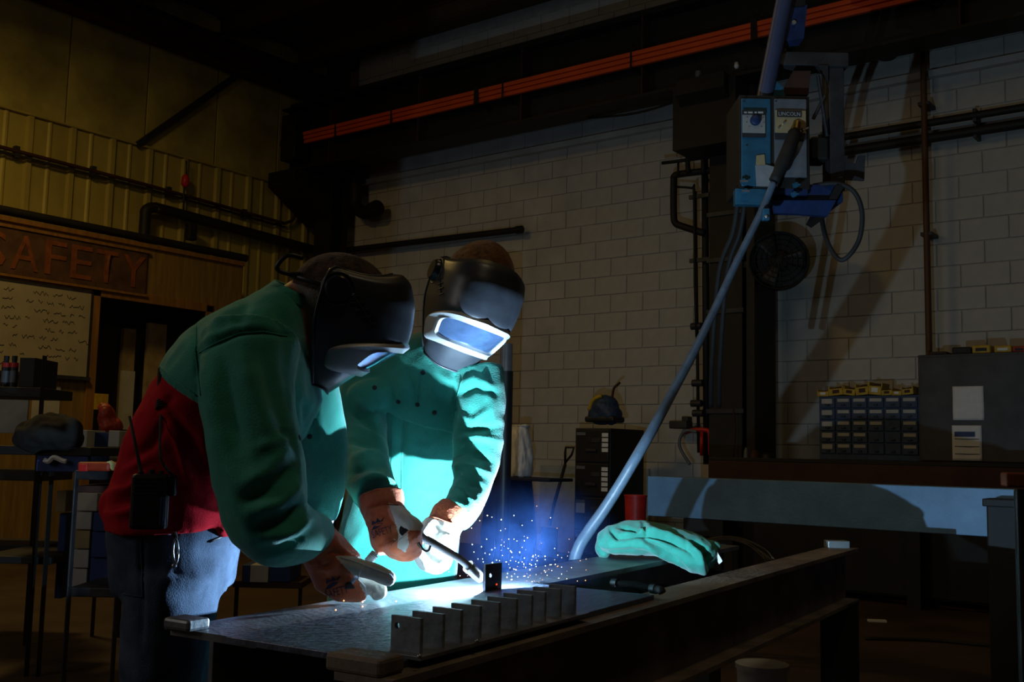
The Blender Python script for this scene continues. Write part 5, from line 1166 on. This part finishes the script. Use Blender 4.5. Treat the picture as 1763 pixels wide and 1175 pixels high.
# ================================================================== arc, sparks and smoke
ap = ARC_P
wa = thing('welding_arc', ap, 'dazzling blue white welding arc behind the upright tab', 'arc')
MB().ell(ap-Z3*.006, np.eye(3)*.003, 12, 8).build('plasma', M('plasma', (1, 1, 1), .5, emit=(.7, .85, 1, 60)), wa, smooth=True)
l = bpy.data.lights.new('arc_light', 'POINT'); l.energy = ARC_POWER; l.color = ARC_COL; l.shadow_soft_size = .004
o = bpy.data.objects.new('arc_light', l); COL.objects.link(o); o.parent = wa; o.location = (0, 0, 0)
sparks = [(834, 871, 1), (839, 888, 2), (847, 891, 1.3), (826, 897, 1.8), (863, 895, 2.2), (885, 888, 1.8), (924, 872, 1.8), (948, 892, 1.8), (916, 897, 1.6), (899, 905, 1.8), (870, 911, 1.8), (862, 914, 1.8), (959, 910, 1.8), (812, 910, 1.6), (980, 929, 1), (932, 936, 1.6), (876, 929, 1.5), (885, 929, 1.3), (890, 932, 1.5), (838, 929, 1.2), (864, 930, 1.4), (868, 934, 1.6), (863, 939, 1.5), (868, 941, 1.5), (852, 944, 1.2), (847, 947, 1.4), (863, 948, 1.4), (879, 949, 1.7), (881, 952, 1.2), (899, 943, 1.3), (895, 952, 1.2), (829, 942, 1.8), (813, 938, 1.6), (816, 951, 1.8), (835, 953, 1.2), (843, 955, 1), (865, 957, 1.2), (918, 957, 1.4), (922, 956, 1.3), (927, 958, 1.2), (923, 961, 1.3), (938, 959, 1.3), (977, 958, 1.6), (999, 966, 1.8), (1009, 963, 1), (922, 972, 1.4), (923, 976, 1.4), (947, 973, 1.8), (967, 977, 1.4), (984, 978, 1.6), (1009, 982, 1.5), (891, 976, 1.6), (902, 973, 1.2), (899, 968, 1.2), (888, 967, 1.2), (893, 969, 1.2), (945, 981, 1.3), (950, 983, 1.2), (939, 986, 1.2), (923, 990, 1.8), (913, 991, 1.3), (942, 991, 1.3), (967, 989, 1.4), (962, 996, 1.6), (976, 984, 1), (934, 999, 1.5), (920, 1001, 1.3), (907, 1001, 1.3), (916, 1002, 1.2), (928, 1003, 1.2), (976, 997, 1), (968, 1009, 2.2), (1008, 1000, 2.4), (994, 1001, 1), (715, 917, 2), (670, 944, 1.6), (698, 961, 1.9), (801, 983, 1.5), (773, 985, 1.2), (792, 992, 1.3), (805, 992, 1.3), (793, 1021, 1.1), (510, 956, 2.2), (600, 936, 1.6), (848, 969, 1.6), (855, 965, 1.4), (860, 966, 1.2), (831, 963, 1.3), (832, 968, 1), (823, 963, 1.2), (871, 968, 1.3), (879, 966, 1.2), (882, 960, 1.2)]
rs = random.Random(11); sp = MB()
for x, y, s in sparks:
    d = 2.62+rs.uniform(-.12, .3) if x > 780 else (2.45 if x < 620 else 2.6)
    lim = pix(PZ(x, y, PT))[2] if y > 960 else 9
    d = min(d, lim-.03); r = s*d/f*.43; c = P(x, y, d); sp.ell(c, np.eye(3)*r, 6, 4)
for x, y in ((592, 1035), (624, 1037), (578, 1051), (624, 1045), (682, 1036), (1, 1)):
    if x > 9: c = PZ(x, y, PT+.003); sp.ell(c, np.eye(3)*.0018, 6, 4)
for _ in range(55):
    x = 870+abs(rs.gauss(0, 55)); y = 1000-abs(rs.gauss(0, 32))-(0 if x < 930 else rs.uniform(0, 14)); d = min(2.6+rs.uniform(-.06, .25), pix(PZ(x, y, PT))[2]-.02)
    sp.ell(P(x, y, d), np.eye(3)*rs.uniform(.0005, .0012), 5, 3)
sp.build('welding_sparks', M('spark', (1, .5, .2), .5, emit=(1, .42, .17, 2.6)), label='glowing orange sparks flying above the welding table', cat='sparks', kind='stuff')
# smoke
sm = bpy.data.materials.new('smoke'); sm.use_nodes = True; nt = sm.node_tree; nt.nodes.remove(nt.nodes['Principled BSDF'])
outn = nt.nodes['Material Output']; vs_ = nt.nodes.new('ShaderNodeVolumeScatter'); vs_.inputs['Color'].default_value = (.12, .30, 1, 1)
tcn = nt.nodes.new('ShaderNodeTexCoord'); nz = nt.nodes.new('ShaderNodeTexNoise'); nz.inputs['Scale'].default_value = 1.9; nz.inputs['Detail'].default_value = 4; nz.inputs['Distortion'].default_value = .5
L = nt.links.new; L(tcn.outputs['Object'], nz.inputs['Vector'])
ln = nt.nodes.new('ShaderNodeVectorMath'); ln.operation = 'LENGTH'; L(tcn.outputs['Object'], ln.inputs[0])
m1 = nt.nodes.new('ShaderNodeMapRange'); m1.inputs[1].default_value = .0; m1.inputs[2].default_value = 1.0; m1.inputs[3].default_value = 1; m1.inputs[4].default_value = 0; L(ln.outputs['Value'], m1.inputs[0])
m2 = nt.nodes.new('ShaderNodeMapRange'); m2.inputs[1].default_value = .44; m2.inputs[2].default_value = .66; m2.inputs[3].default_value = .16; m2.inputs[4].default_value = 1; L(nz.outputs['Fac'], m2.inputs[0])
mp_ = nt.nodes.new('ShaderNodeMath'); mp_.operation = 'POWER'; mp_.inputs[1].default_value = 2.2; L(m1.outputs[0], mp_.inputs[0])
mm = nt.nodes.new('ShaderNodeMath'); mm.operation = 'MULTIPLY'; L(mp_.outputs[0], mm.inputs[0]); L(m2.outputs[0], mm.inputs[1])
mk = nt.nodes.new('ShaderNodeMath'); mk.operation = 'MULTIPLY'; mk.inputs[1].default_value = SMOKE; L(mm.outputs[0], mk.inputs[0]); L(mk.outputs[0], vs_.inputs['Density']); L(vs_.outputs[0], outn.inputs['Volume'])
me = bpy.data.meshes.new('weld_smoke'); mb = MB(); mb.ell(V(0, 0, 0), np.eye(3), 20, 12); me.from_pydata([q.tolist() for q in mb.v], [], mb.f); me.materials.append(sm)
o = bpy.data.objects.new('weld_smoke', me); COL.objects.link(o); o.location = P(915, 930, 2.85); o.scale = (.27, .24, .19); o.rotation_euler = (0, 0, YAW)
tag(o, 'thin blue smoke drifting up beside the arc', 'smoke', kind='stuff')
